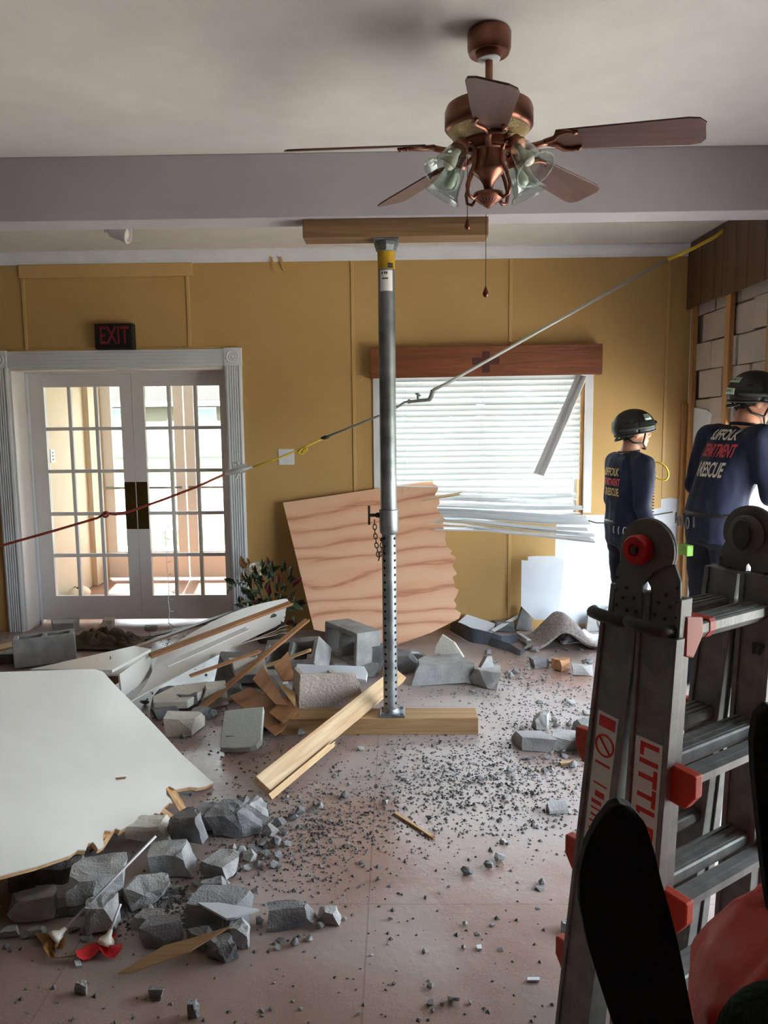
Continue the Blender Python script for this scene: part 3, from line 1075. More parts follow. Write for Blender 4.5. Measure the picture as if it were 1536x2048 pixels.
G().lathe([(0.06, zb - 0.016), (0.078, zb - 0.012), (0.08, zb + 0.01), (0.09, zb + 0.014)], 32, ax).build('flywheel', M['copper_dark'], fan, smooth=True)
# light kit
zs = zb - 0.018
zk = zf(410)
prof = [(0.003, zk - 0.012), (0.012, zk - 0.006), (0.045, zk + 0.018), (0.052, zk + 0.028), (0.05, zk + 0.038), (0.02, zk + 0.046), (0.0135, zk + 0.055), (0.0135, zs - 0.125), (0.02, zs - 0.105), (0.032, zs - 0.088), (0.050, zs - 0.072), (0.056, zs - 0.06), (0.056, zs - 0.005), (0.062, zs)]
kit = G().lathe(prof, 32, ax).build('light_kit', M['copper'], fan, smooth=True)
g = G()
for k in range(20):
    a = 2 * pi * k / 20
    g.cbox((0, 0, 0), (0.004, 0.003, 0.022), Matrix.Translation((FC.x + 0.030 * cos(a), FC.y + 0.030 * sin(a), zk + 0.0095)) @ Matrix.Rotation(a, 4, 'Z') @ Matrix.Rotation(rad(54), 4, 'Y'))
g.build('vent_slots', M['hole'], kit)['kind'] = 'stuff'
BL0, BL1, BW = 0.235, 0.685, 0.145
for k, a in enumerate([-96 + 72 * i for i in range(5)]):
    mt = Matrix.Translation((FC.x, FC.y, zb)) @ Matrix.Rotation(rad(a), 4, 'Z')
    tl = Matrix.Translation((FC.x, FC.y, zb)) @ Matrix.Rotation(rad(2), 4, 'X') @ Matrix.Rotation(rad(a), 4, 'Z') @ Matrix.Rotation(rad(4.6), 4, 'Y') @ Matrix.Rotation(rad(-15), 4, 'X')
    pts = [(BL0, -0.052), (BL0 + 0.1, -0.058), (BL1 - 0.05, -BW / 2), (BL1 - 0.018, -BW / 2 + 0.006), (BL1, -BW / 2 + 0.03), (BL1, BW / 2 - 0.03), (BL1 - 0.018, BW / 2 - 0.006), (BL1 - 0.05, BW / 2), (BL0 + 0.1, 0.058), (BL0, 0.052), (BL0 - 0.012, 0.02), (BL0 - 0.012, -0.02)]
    blade = G().prism(pts, 0.004, 0.010).build('blade', M['blade'], fan, mtx=tl, bevel=0.002)
    g = G()
    for sgn in (-1, 1):
        g.tube([(0.19, 0, 0.0), (0.225, 0.018 * sgn, -0.001), (0.245, 0.045 * sgn, -0.001), (0.275, 0.052 * sgn, 0.0), (0.305, 0.040 * sgn, 0.0)], [0.010, 0.009, 0.008, 0.007, 0.0055], 8)
    g.tube([(0.05, 0, -0.004), (0.12, 0, -0.014), (0.165, 0, -0.008), (0.20, 0, 0.0)], [0.013, 0.010, 0.010, 0.010], 8)
    for sx in (0.295,):
        for sgn in (-1, 1):
            g.ball((sx, 0.045 * sgn, -0.004), 0.006, 8, 5)
    iron = G()
    iron.v = [tl @ p for p in g.v]
    iron.f, iron.mi = g.f, g.mi
    iron.build('blade_iron', M['copper'], blade, smooth='all')
for k, a in enumerate((215, -48, 138, 38)):
    mt = Matrix.Translation((FC.x, FC.y, 0)) @ Matrix.Rotation(rad(a), 4, 'Z')
    P = lambda r, z: mt @ V((r, 0, z))
    # S-shaped arm from the bottom bowl up and over to the socket
    ctrl = [(0.045, zk + 0.030), (0.068, zk + 0.012), (0.088, zk + 0.02), (0.094, zk + 0.05), (0.080, zk + 0.09), (0.058, zk + 0.13), (0.056, zk + 0.165), (0.075, zk + 0.19), (0.10, zk + 0.19), (0.118, zk + 0.175)]
    arm = G().tube([P(*c) for c in ctrl], 0.0062, 8).build('arm', M['copper'], fan, smooth='all')
    d = (P(0.118, zk + 0.175) - P(0.118 - 0.055, zk + 0.175 + 0.07)).normalized()
    b = P(0.112, zk + 0.178)
    fr = frame(b, d.orthogonal(), d)
    lamp = G().lathe([(0.010, -0.012), (0.022, -0.006), (0.024, 0.012), (0.030, 0.018), (0.030, 0.028), (0.018, 0.032)], 20, fr).build('lamp_socket', M['copper'], fan, smooth=True)
    pr = [(0.028, 0.028), (0.036, 0.045), (0.040, 0.07), (0.044, 0.095), (0.053, 0.122), (0.067, 0.142)]
    gg = G().lathe(pr + [(r - 0.0022, z) for r, z in reversed(pr)], 28, fr, caps=False)
    gg.build('glass_shade', M['shade_glass'], lamp, smooth='all')
    ring = [fr @ V((0.0662 * cos(t * pi / 14), 0.0662 * sin(t * pi / 14), 0.142)) for t in range(28)]
    G().tube(ring, 0.0018, 6, closed=True).build('shade_rim', M['shade_glass'], lamp, smooth='all')
    G().lathe([(0.010, 0.03), (0.011, 0.05), (0.018, 0.07), (0.0215, 0.088), (0.017, 0.104), (0.003, 0.111)], 16, fr).build('bulb', M['bulb'], lamp, smooth='all')
for (px, dy, y1, y2) in ((935, -0.03, 310, 440), (972, 0.0, 428, 575)):
    Yc = FC.y + dy
    top, bot = aty(px, y1, Yc), aty(px, y2, Yc)
    ch = G().tube([top, V((top.x, top.y, bot.z))], 0.0012, 6).build('pull_chain', M['rust'], fan)
    G().lathe([(0.001, -0.034), (0.009, -0.028), (0.0105, -0.02), (0.006, -0.006), (0.0015, 0.004)], 12, Matrix.Translation((top.x, top.y, bot.z))).build('pull_fob', M['copper_dark'], ch, smooth='all')

# ---- flood lamp behind the beam
lt = atz(210, 447, ZC)
lamp = thing('ceiling_spotlight', 'small white swivel spotlight on the ceiling behind the beam', 'spotlight', (lt.x, lt.y, ZC))
G().lathe([(0.045, ZC - 0.018), (0.05, ZC - 0.001)], 20, Matrix.Translation((lt.x, lt.y, 0))).build('mount_plate', M['white'], lamp, smooth=True)
e = aty(216, 462, lt.y)
G().tube([(lt.x, lt.y, ZC - 0.015), (lt.x + 0.005, lt.y, ZC - 0.05), e], 0.013, 10).build('swivel_arm', M['white'], lamp, smooth='all')
t1 = aty(262, 472, lt.y - 0.015)
dr = (t1 - e).normalized()
fr = frame(e + dr * 0.01, dr.orthogonal(), dr)
hd = G().lathe([(0.02, 0.0), (0.036, 0.012), (0.04, 0.03), (0.042, 0.085), (0.05, 0.10), (0.052, 0.13), (0.044, 0.131), (0.040, 0.105), (0.004, 0.10)], 20, fr).build('lamp_head', M['white'], lamp, smooth=True)
G().lathe([(0.03, 0.104), (0.04, 0.118), (0.002, 0.128)], 20, fr).build('lens', M['bulb'], hd, smooth='all')

# ---- exit sign over the door
ex = thing('exit_sign', 'dark exit sign with red letters above the white door casing', 'sign', (-2.13, YB - 0.035, DZ + 0.135))
x0, x1, z0, z1 = -2.28, -1.985, DZ + 0.132, DZ + 0.132 + 0.19
G().box((x0, YB - 0.075, z0), (x1, YB - PT, z1)).build('housing', M['black'], ex, bevel=0.008)
G().box((x0 + 0.012, YB - 0.079, z0 + 0.012), (x1 - 0.012, YB - 0.0755, z1 - 0.012)).build('face_plate', M['black'], ex, bevel=0.002)
lettering('lettering', 'EXIT', 0.185, M['exit_red'], frame(((x0 + x1) / 2 + 0.004, YB - 0.0797, (z0 + z1) / 2), (1, 0, 0), (0, -1, 0)), ex, 0.0005, 0.002, 0.60)

# ---- light switch
c = (aty(555, 896, YB) + aty(591, 931, YB)) / 2
sw = thing('light_switch', 'pale square light switch plate on the mustard wall', 'switch', (c.x, YB - PT, c.z - 0.06))
G().cbox((c.x, YB - PT - 0.003, c.z), (0.122, 0.006, 0.122)).build('cover_plate', M['white'], sw, bevel=0.002)
rk = G().cbox((c.x + 0.012, YB - PT - 0.008, c.z), (0.034, 0.006, 0.066)).build('rocker', M['white'], sw, bevel=0.002)

# ---- valance with a cross
va = thing('window_valance', 'stained wooden valance box with a carved dark cross', 'valance', (0.67, YB - 0.06, 1.965))
VX0, VX1, VY = -0.19, 1.538, 5.855


def tilt(p):
    return V((p[0], p[1], p[2] + 0.012 * (p[0] - VX0) / (VX1 - VX0)))


def vbox(nm, lo, hi, m, parent):
    g_ = G().box(lo, hi)
    g_.v = [tilt(p) for p in g_.v]
    return g_.build(nm, m, parent, bevel=0.002)


fb = vbox('front_board', (VX0, VY, 1.962), (VX1, VY + 0.019, 2.186), M['valance'], va)
vbox('end_board', (VX0, VY + 0.0195, 1.962), (VX0 + 0.019, YB - PT, 2.186), M['valance'], va)
vbox('end_board', (VX1 - 0.019, VY + 0.0195, 1.962), (VX1, YB - PT, 2.186), M['valance'], va)
vbox('top_board', (VX0 + 0.0195, VY + 0.0195, 2.165), (VX1 - 0.0195, YB - PT, 2.186), M['valance'], va)
cc = aty(972, 724, VY)
g = G()
aw, bw, hh = 0.10, 0.027, 0.078
pts = [(-bw, -hh), (bw, -hh), (bw, -0.018), (aw, -0.018), (aw, 0.032), (bw, 0.032), (bw, hh), (-bw, hh), (-bw, 0.032), (-aw, 0.032), (-aw, -0.018), (-bw, -0.018)]
g.prism(pts, -0.001, 0.004, frame(cc, (1, 0, 0.007), (0, -1, 0)))
g.build('cross', M['cross'], fb, bevel=0.0015)['label'] = 'dark maroon cross'

# ---- window blind: every slat a piece; the lower ones torn loose
bl = thing('window_blind', 'white slatted window blind with lower slats torn loose and fanned out', 'blind', (0.65, YB - 0.03, 0.8))
BX0, BX1, BY = -0.115, 1.40, YB - 0.045
G().box((BX0, BY - 0.03, 1.975), (BX1, BY + 0.03, 2.02)).build('head_rail', M['white'], bl, bevel=0.002)


def slat(name, pts, wdir, width=0.049, th=0.0028, m=None):
    n_ = len(pts)
    pts = [V(p) for p in pts]
    wd = [V(q).normalized() for q in (wdir if isinstance(wdir, list) else [wdir] * n_)]
    g_ = G()
    A, ts = [], []

    def fn(u, v):
        t = u * (n_ - 1)
        i = min(int(t), n_ - 2)
        p = pts[i].lerp(pts[i + 1], t - i)
        w_ = wd[i].lerp(wd[i + 1], t - i)
        tan = (pts[i + 1] - pts[i]).normalized()
        nn = tan.cross(w_).normalized()
        return p + w_ * (v - 0.5) * width + nn * 0.004 * (1 - (2 * v - 1) ** 2)
    g_.grid(max(2, 2 * n_ - 1), 4, fn, close=th)
    return g_.build(name, m or M['blind'], bl, smooth=True, fixn=True)


rb = random.Random(21)
z = 1.957
k = 0
TW = rad(55)
while z > 1.16:
    zz = z + rb.uniform(-0.002, 0.002)
    dz = 0.012
    tw = TW + rb.uniform(-0.05, 0.05)
    slat('slat', [(BX0, BY, zz), (BX1, BY, zz + dz * 0.4)], (0, -cos(tw), -sin(tw)))
    z -= 0.0445
    k += 1
# loosened and tangled slats
N = 17
for i in range(N):
    t = i / (N - 1)
    L = aty(765, 968 + 82 * t ** 0.8, BY - 0.02 * t)
    yr = 975 + 100 * t
    R = aty(1150 + 34 * t + rb.uniform(-14, 8), yr + rb.uniform(-5, 5), BY - 0.30 * t ** 1.5)
    jit = rb.uniform(-0.018, 0.018)
    mid = [L.lerp(R, u) + V((0, 0, (0.05 * t - 0.02 * (1 - t) + jit) * sin(pi * u) + 0.02 * t * sin(2 * pi * u))) for u in (0, 0.2, 0.4, 0.6, 0.8, 1.0)]
    a0 = TW - 0.6 * t + rb.uniform(-0.3, 0.3)
    a1 = rad(30) - rad(28) * t + rb.uniform(-0.35, 0.35)
    wd = [(0, -cos(a0 + (a1 - a0) * u), -sin(a0 + (a1 - a0) * u)) for u in (0, 0.2, 0.4, 0.6, 0.8, 1.0)]
    slat('slat', mid, wd)
# bottom rail dragged down to the right
L, R = aty(765, 1056, BY - 0.02), aty(1188, 1083, BY - 0.33)
slat('bottom_rail', [L, L.lerp(R, 0.5) + V((0, 0, 0.035)), R], (0, -0.95, -0.3), 0.05, 0.012, M['white'])
for px in (812, 965, 1118, 1148):
    a = aty(px, 757, BY - 0.03)
    b = aty(px - 4, 1000, BY - 0.04)
    G().tube([a, b], 0.0011, 5).build('ladder_cord', M['white'], bl)

# a length of white moulding that has fallen across the window
p0, p1 = aty(1164, 752, YB - 0.06), aty(1078, 950, YB - 0.26)
ms = G()
fr = frame(p0, p1 - p0, (-0.5, -0.8, 0.2))
L = (p1 - p0).length
prof = [(-0.042, 0), (0.042, 0), (0.042, 0.012), (0.02, 0.018), (0.008, 0.010), (-0.008, 0.010), (-0.02, 0.018), (-0.042, 0.012)]
ms.prism(prof, 0, L, fr @ Matrix(((0, 0, 1, 0), (1, 0, 0, 0), (0, 1, 0, 0), (0, 0, 0, 1))))
tag(ms.build('fallen_moulding', M['white'], bevel=0.001), 'white moulding strip hanging diagonally across the blind', 'moulding')

# ---- shoring post with timbers
PX, PY = -0.045, 3.968
zp = lambda y: aty(781, y, PY).z
pax = Matrix.Translation((PX, PY, 0))
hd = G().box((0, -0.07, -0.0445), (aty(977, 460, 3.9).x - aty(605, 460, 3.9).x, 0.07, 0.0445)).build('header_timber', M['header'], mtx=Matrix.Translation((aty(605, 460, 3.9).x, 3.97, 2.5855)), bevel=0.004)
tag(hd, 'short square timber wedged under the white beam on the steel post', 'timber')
sx0, sx1 = aty(560, 1452, 3.9).x, aty(957, 1452, 3.9).x
sd = G().box((0, -0.075, 0), (sx1 - sx0, 0.075, 0.089)).build('sill_timber', M['timber'], mtx=Matrix.Translation((sx0, 3.975, 0.0)), bevel=0.004)
tag(sd, 'short square timber lying on the floor under the steel post', 'timber')
post = thing('shoring_post', 'grey steel shoring post with perforated foot, yellow band and chain', 'post', (PX, PY, 0.0895))
zt = 2.541
z_c1, z_c0 = zp(1020), zp(1068)
g = G()
g.cbox((PX, PY, zt - 0.006), (0.125, 0.125, 0.010))
g.lathe([(0.046, zt - 0.06), (0.050, zt - 0.055), (0.058, zt - 0.03), (0.060, zt - 0.012)], 8, pax)
g.build('top_plate', M['galv'], post, bevel=0.002)
G().lathe([(0.041, z_c1 - 0.02), (0.0425, z_c1), (0.0425, zt - 0.058)], 32, pax).build('outer_tube', M['galv'], post, smooth=True)
yb = G().lathe([(0.0432, zp(540)), (0.0435, zp(539)), (0.0435, zp(497)), (0.0432, zp(496))], 32, pax).build('yellow_band', M['yellow_tape'], post, smooth=True)


def curved_plate(name, a0, a1, z0, z1, r, m, parent):
    g_ = G()
    n_ = 8
    vv = []
    for j, zz in enumerate((z0, z1)):
        for i in range(n_ + 1):
            a = rad(a0 + (a1 - a0) * i / n_)
            vv.append((PX + r * cos(a), PY + r * sin(a), zz))
    fs = [(i, i + 1, n_ + 2 + i, n_ + 1 + i) for i in range(n_)]
    g_._add(vv, fs)
    return g_.build(name, m, parent, smooth='all')


for y0, y1 in ((529, 533), (534, 538)):
    curved_plate('print_bar', -80, -40, zp(y1), zp(y0), 0.0441, M['black'], yb)
st_ = curved_plate('paper_label', -135, -45, zp(584), zp(543), 0.0431, M['sticker'], post)
for a0 in (-122, -104, -92):
    curved_plate('print_mark', a0, a0 + 9, zp(551), zp(546), 0.0434, M['black'], st_)
curved_plate('print_mark', -118, -78, zp(561), zp(558), 0.0434, M['grip'], st_)
g = G().lathe([(0.040, z_c0), (0.047, z_c0 + 0.01), (0.049, z_c0 + 0.03), (0.050, z_c1 + 0.002), (0.044, z_c1 + 0.004)], 32, pax)
g.build('collar', M['galv'], post, smooth=True)
zbase = 0.0895
G().lathe([(0.0375, zbase + 0.012), (0.0375, z_c0 + 0.03)], 32, pax).build('perforated_tube', M['galv'], post, smooth=True)
g = G()
zz = z_c0 - 0.02
while zz > zbase + 0.06:
    for a in (-128, -38, 52, 142):
        n_ = V((cos(rad(a)), sin(rad(a)), 0))
        g.lathe([(0.0075, 0), (0.0075, 0.0012)], 10, frame(V((PX, PY, zz)) + n_ * 0.0372, (0, 0, 1), n_))
    zz -= 0.0385
g.build('perforations', M['hole'], post)['kind'] = 'stuff'
g = G()
g.cbox((PX + 0.01, PY, zbase + 0.006), (0.135, 0.13, 0.011))
g.lathe([(0.05, zbase + 0.011), (0.044, zbase + 0.02), (0.039, zbase + 0.035)], 24, pax)
for sx in (-1, 1):
    for sy in (-1, 1):
        g.cbox((PX + 0.01 + sx * 0.05, PY + sy * 0.048, zbase + 0.016), (0.018, 0.018, 0.011))
g.build('base_plate', M['galv'], post, bevel=0.002)
# locking pin and chain
pz = zp(1030)
pl = aty(738, 1030, PY - 0.01)
g = G().tube([(PX - 0.04, PY, pz), (pl.x, PY, pz)], 0.009, 10).tube([(pl.x, PY, pz - 0.05), (pl.x, PY, pz + 0.05)], 0.006, 8)
g.ball((PX - 0.055, PY, pz), (0.018, 0.014, 0.014))
g.build('locking_pin', M['rust'], post, smooth=True)
ch = G().ball((PX - 0.035, PY - 0.02, zp(1078)), 0.012).build('chain', M['rust'], post, smooth='all')
path = [aty(749, 1040, PY - 0.02), aty(750, 1065, PY - 0.02), aty(753, 1090, PY - 0.02), aty(758, 1117, PY - 0.02), aty(762, 1104, PY - 0.03), aty(764, 1090, PY - 0.03), aty(770, 1078, PY - 0.03)]
seg = []
tot = 0
for a, b in zip(path, path[1:]):
    seg.append((tot, a, b))
    tot += (b - a).length


def on_path(d):
    for t0, a, b in reversed(seg):
        if d >= t0:
            return a.lerp(b, min(1, (d - t0) / max(1e-6, (b - a).length))), (b - a).normalized()


nl = 13
lg = None
LL = tot / nl
for i in range(nl):
    p, t = on_path((i + 0.5) * LL)
    mt = frame(p, t, V((0, -1, 0)) if i % 2 else V((1, 0, 0.01)))
    if lg is None:
        g = G()
        h, rr_ = LL * 0.46, 0.0085
        ring = [V((h * 0.55 + rr_ * sin(q), rr_ * cos(q), 0)) for q in (0, pi / 4, pi / 2, 3 * pi / 4, pi)] + [V((-h * 0.55 - rr_ * sin(q), -rr_ * cos(q), 0)) for q in (0, pi / 4, pi / 2, 3 * pi / 4, pi)]
        g.tube(ring, 0.0028, 6, closed=True)
        o = g.build('link', M['rust'], ch, mtx=mt, smooth='all')
        lg = o.data
    else:
        link('link', lg, mt, ch)

# ---- torn wiring: cord, clamp, yellow lead and metal conduit slung across the room
cb = thing('hanging_wiring', 'torn cord and metal conduit slung across the room from floor to ceiling', 'wiring', aty(470, 940, 5.35))
cl = aty(455, 946, 5.33)
pts = [V((-4.2, 4.75, 0.03)), aty(-160, 1142, 4.95), aty(0, 1092, 5.05), aty(110, 1061, 5.13), aty(195, 1036, 5.2), aty(212, 1026, 5.2), aty(232, 1029, 5.22), aty(262, 1022, 5.24), aty(330, 998, 5.28), aty(395, 973, 5.31), cl]
rc = G().tube(pts, 0.0085, 8).build('red_cord', M['cord_red'], cb, smooth='all')
g = G()
kn = aty(211, 1029, 5.19)
for k in range(3):
    a = 2.1 * k
    g.tube([kn + V((0.018 * cos(t + a), 0.014 * sin(1.7 * t), 0.018 * sin(t + a))) for t in [i * 0.5 for i in range(13)]], 0.006, 6)
g.build('knot', M['cord_red'], rc, smooth='all')
c2 = aty(505, 934, 5.35)
dr = (c2 - cl).normalized()
g = G().tube([cl - dr * 0.02, cl + dr * 0.03, cl + dr * 0.05, c2 - dr * 0.06, c2 - dr * 0.04, c2], [0.012, 0.02, 0.024, 0.026, 0.016, 0.010], 10)
up = V((0, 0, 1))
g.tube([cl + dr * 0.05, cl + dr * 0.04 + up * 0.06, cl + dr * 0.075 + up * 0.055, cl + dr * 0.09], 0.011, 8)
g.tube([cl + dr * 0.08 - up * 0.015, cl + dr * 0.06 - up * 0.05], 0.010, 8)
g.cbox((0, 0, 0), (0.10, 0.03, 0.03), frame(cl + dr * 0.09 + up * 0.02, dr, up))
g.build('clamp', M['conduit'], cb, smooth=True)
c3, c4 = aty(650, 875, 5.4), aty(762, 830, 5.42)
yl = G().tube([c2, aty(560, 915, 5.37), aty(610, 894, 5.39), c3], 0.0065, 8).build('yellow_lead', M['cord_yellow'], cb, smooth='all')
g = G()
kn = aty(606, 902, 5.38)
for k in range(4):
    g.tube([kn + V((0.03 * cos(t + k), 0.012 * sin(2 * t + k), 0.022 * sin(t * 1.3 + k))) for t in [i * 0.45 for i in range(12)]], 0.0045, 6)
g.build('tape_knot', M['cord_yellow'], yl, smooth='all')
f0, f1 = aty(815, 803, 5.44), aty(856, 800, 5.44)
G().tube([c3, c3.lerp(c4, 0.5), c4, aty(797, 813, 5.43), aty(808, 805, 5.44), f0], 0.0075, 8).build('grey_lead', M['conduit_dark'], cb, smooth='all')
G().tube([c3 - dr * 0.03, c3, c3 + dr * 0.03], [0.008, 0.014, 0.008], 8).build('splice', M['black'], cb, smooth='all')
g = G().tube([f0, f0 + V((0.02, 0, 0)), f0 + V((0.021, 0, 0)), f1], [0.016, 0.016, 0.012, 0.012], 10)
vt = aty(836, 800, 5.44)
g.tube([vt, vt + V((0, 0, 0.05))], 0.008, 8).tube([vt + V((-0.02, 0, 0.045)), vt + V((0.02, 0, 0.03))], 0.006, 8)
f2 = aty(866, 780, 5.44)
g.tube([f1, f1 + V((0.012, 0, 0.004)), f1.lerp(f2, 0.5) + V((0.008, 0, 0)), f2], 0.016, 10)
g.build('valve_fitting', M['conduit_dark'], cb, smooth=True)
q0, q1, q2 = aty(1335, 519, 5.60), aty(1382, 499, 5.50), atz(1458, 452, ZC - 0.02)
co = G().tube([f2, f2.lerp(q0, 0.06) - V((0, 0, 0.008)), f2.lerp(q0, 0.5), q0], 0.0115, 10).build('conduit', M['conduit'], cb, smooth='all')
ys = G().tube([q0, q1, aty(1430, 474, 5.35), q2], 0.012, 10).build('yellow_sleeve', M['cord_yellow'], cb, smooth='all')

# ---- string of tiny lights hooked over the cord
sp = [(322, 1003), (331, 1003), (330, 1020), (326, 1032), (331, 1048), (330, 1075), (334, 1100), (333, 1125), (336, 1150), (338, 1180), (336, 1200), (339, 1222), (337, 1245), (344, 1262), (338, 1283), (332, 1296)]
P = [aty(x, y, 5.25 - 0.012 * i) for i, (x, y) in enumerate(sp)]
P[-1].z = max(P[-1].z, 0.02)
sl_ = thing('string_lights', 'thin string of tiny clear lights dangling before the french doors', 'string lights', P[-1])
G().tube(P, 0.0022, 6).build('cord', M['white'], sl_, smooth='all')
rs = random.Random(4)
for i in range(3, len(P) - 1):
    d = V((rs.choice((-1, 1)) * 0.035, rs.uniform(-0.02, 0.01), rs.uniform(-0.03, 0.015)))
    b = P[i] + d
    G().tube([P[i], P[i] + d * 0.45, P[i] + d * 0.5, b], [0.0018, 0.002, 0.0042, 0.0012], 6).build('bulb', M['bulb'], sl_, smooth='all')
# ================================================================== DEBRIS
def px_size(p):
    """metres per photo pixel at point p"""
    return (ROT.transposed() @ (p - CAM)).z * -1 / FPX


def rub(name, px, py, wpx, dh, seed, m, label, rot=(0, 0, 0), base=0.0, cuts=3, group=None, cat='rubble', rough=0.07, sub=1):
    """lump whose bottom front sits at photo point (px,py) on height base; wpx wide, depth and height as ratios"""
    p = atz(px, py, base)
    w_ = wpx * px_size(p)
    return chunk(name, (p.x, p.y + w_ * dh[0] * 0.4), (w_, w_ * dh[0], w_ * dh[1]), seed, m, label, cat, rot, base, group, cuts, rough, sub)


# ---- leaning plywood
n_ply, p_ply = V((0, 1, -0.36)).normalized(), V((0, 5.52, 0))
rp = random.Random(8)
edge = [(868, 963), (874, 985), (879, 1010), (884, 1035), (890, 1062), (893, 1092), (904, 1104), (910, 1125), (914, 1150), (910, 1172), (915, 1190), (913, 1212), (918, 1240)]
poly = [(566, 1008)]
for a, b in zip(edge, edge[1:]):
    poly.append(a)
    for t in (0.3, 0.6):
        poly.append((a[0] + (b[0] - a[0]) * t + rp.uniform(-8, 6), a[1] + (b[1] - a[1]) * t))
poly += [(918, 1240), (862, 1268), (790, 1294), (628, 1262)]
P = [atn(x, y, p_ply, n_ply) for x, y in poly]
dz = min(p.z for p in P)
if dz < 0:
    P = [p + V((0, 0, -dz)) for p in P]
ply = sheet('plywood_sheet', P, 0.016, M['ply'], normal=-n_ply, xdir=(1, 0, 0.12))
tag(ply, 'broken plywood sheet with splintered right edge leaning on the mustard wall', 'plywood')
a, b = aty(872, 995, 5.78), aty(922, 987, 5.74)
tag(board('wood_splinter', a - (b - a) * 0.6, b, 0.035, 0.008, (0, -0.4, 0.9), M['pine'], ragged=0.03, seed=4), 'short wood splinter poking out past the leaning plywood', 'splinter')

# ---- big white painted panel, lower left
q = [atz(427, 1568, 0.015), atz(195, 1342, 0.34), atz(0, 1752, 0.20)]
n_w = (q[1] - q[0]).cross(q[2] - q[0]).normalized()
outl = [(-330, 1352), (0, 1344), (188, 1338), (206, 1343), (232, 1372), (300, 1440), (365, 1510), (427, 1566)]
tear = [(412, 1572), (395, 1575), (378, 1573), (352, 1578), (338, 1572), (333, 1590), (345, 1606), (330, 1612), (318, 1628), (300, 1634), (283, 1644), (262, 1648), (240, 1660), (222, 1662), (205, 1672), (208, 1692), (196, 1698), (186, 1684), (172, 1700), (140, 1710), (70, 1733), (0, 1751), (-330, 1830)]
rp = random.Random(2)
tj = []
for i, (x, y) in enumerate(tear):
    tj.append((x, y))
    if 2 < i < len(tear) - 4:
        x2, y2 = tear[i + 1]
        tj.append(((x + x2) / 2 + rp.uniform(-4, 4), (y + y2) / 2 + rp.uniform(-7, 3)))
P = [atn(x, y, q[0], n_w) for x, y in outl + tj]
wp = thing('painted_plywood', 'large white painted panel with a torn lower edge lying on rubble', 'panel', (P[0].lerp(P[7], 0.6).x, 3.0, 0.0))
sheet('painted_face', P, 0.004, M['white_panel'], wp, normal=n_w)
sheet('panel_core', [p - n_w * 0.0045 + (P[3] - p) * 0.0 for p in P], 0.014, M['ply_edge'], wp, normal=n_w)
# torn plies sticking out of the lower edge
for k, (x0, y0, x1, y1, wd) in enumerate(((338, 1572, 372, 1636, 20), (205, 1668, 182, 1700, 12), (318, 1616, 352, 1640, 16), (222, 1658, 190, 1690, 9), (230, 1655, 203, 1697, 8), (262, 1644, 236, 1668, 10), (402, 1566, 424, 1574, 8))):
    a = atn(x0, y0, q[0] - n_w * 0.010, n_w)
    b = atn(x1, y1, q[0] - n_w * 0.03, n_w)
    b.z = max(b.z, 0.012)
    board('torn_ply', a, b, wd * px_size(a), 0.004, n_w, M['ply_edge'], wp, bevel=0.0, ragged=0.02, seed=k)
a = atn(236, 1559, q[0], n_w) + n_w * 0.004
tag(board('wood_chip', a - V((0.03, 0, 0.002)), a + V((0.03, 0.004, 0.002)), 0.012, 0.004, n_w, M['brown_ply'], bevel=0), 'tiny brown wood chip lying on the large white panel', 'wood chip')

# ---- bent white sheet behind it and strips lying on top
A, B, Cc, D = atz(262, 1402, 0.10), atz(318, 1306, 0.22), atz(578, 1196, 0.34), atz(560, 1250, 0.14)


def bent(u, v):
    p = A.lerp(D, u).lerp(B.lerp(Cc, u), v)
    wob = 0.012 * sin(14 * u + 9 * v) * (u > 0.97)
    return p + V((0, 0, 0.05 * sin(pi * u) * (0.3 + v) - 0.05 * sin(pi * v) + wob))


bs = G().grid(26, 10, bent, close=0.006).build('bent_sheet', M['white_panel'], smooth=True, fixn=True)
tag(bs, 'thin bent white sheet curling up towards the flower arrangement', 'sheet')
for k in range(3):      # delaminated layers fanning out at its far end
    t0 = 0.15 + 0.2 * k
    g = G().grid(14, 3, lambda u, v: bent(0.62 + 0.42 * u, 0.02 + 0.07 * k + 0.05 * v) + V((0.02 * u, -0.03 * k * u - 0.015, -0.008 - 0.035 * u * (k + 1) * 0.5)), close=0.003)
    g.build('torn_layer', M['ply_edge'] if k == 1 else M['white_panel'], bs, smooth=True, fixn=True)
for k, (x0, y0, z0, x1, y1, z1, wd, th, mt_, lab) in enumerate((
        (300, 1312, 0.24, 582, 1206, 0.40, 0.045, 0.018, 'brown_ply', 'long brown trim strip lying across the bent white sheet'),
        (196, 1322, 0.30, 470, 1222, 0.30, 0.030, 0.012, 'panel_brown', 'dark thin lath resting behind the brown trim strip'),
        (388, 1428, 0.03, 614, 1240, 0.36, 0.035, 0.014, 'brown_ply', 'long thin brown lath standing diagonally before the flower arrangement'),
        (300, 1272, 0.06, 455, 1236, 0.10, 0.04, 0.012, 'panel_brown', 'dark strip lying in front of the door threshold'),
        (332, 1330, 0.235, 500, 1255, 0.34, 0.05, 0.006, 'white_panel', 'narrow white strip lying on the bent sheet'))):
    tag(board('trim_strip', atz(x0, y0, z0), atz(x1, y1, z1), wd, th, (0, -0.3, 1), M[mt_], bevel=0.002, ragged=0.03, seed=k), lab, 'strip')
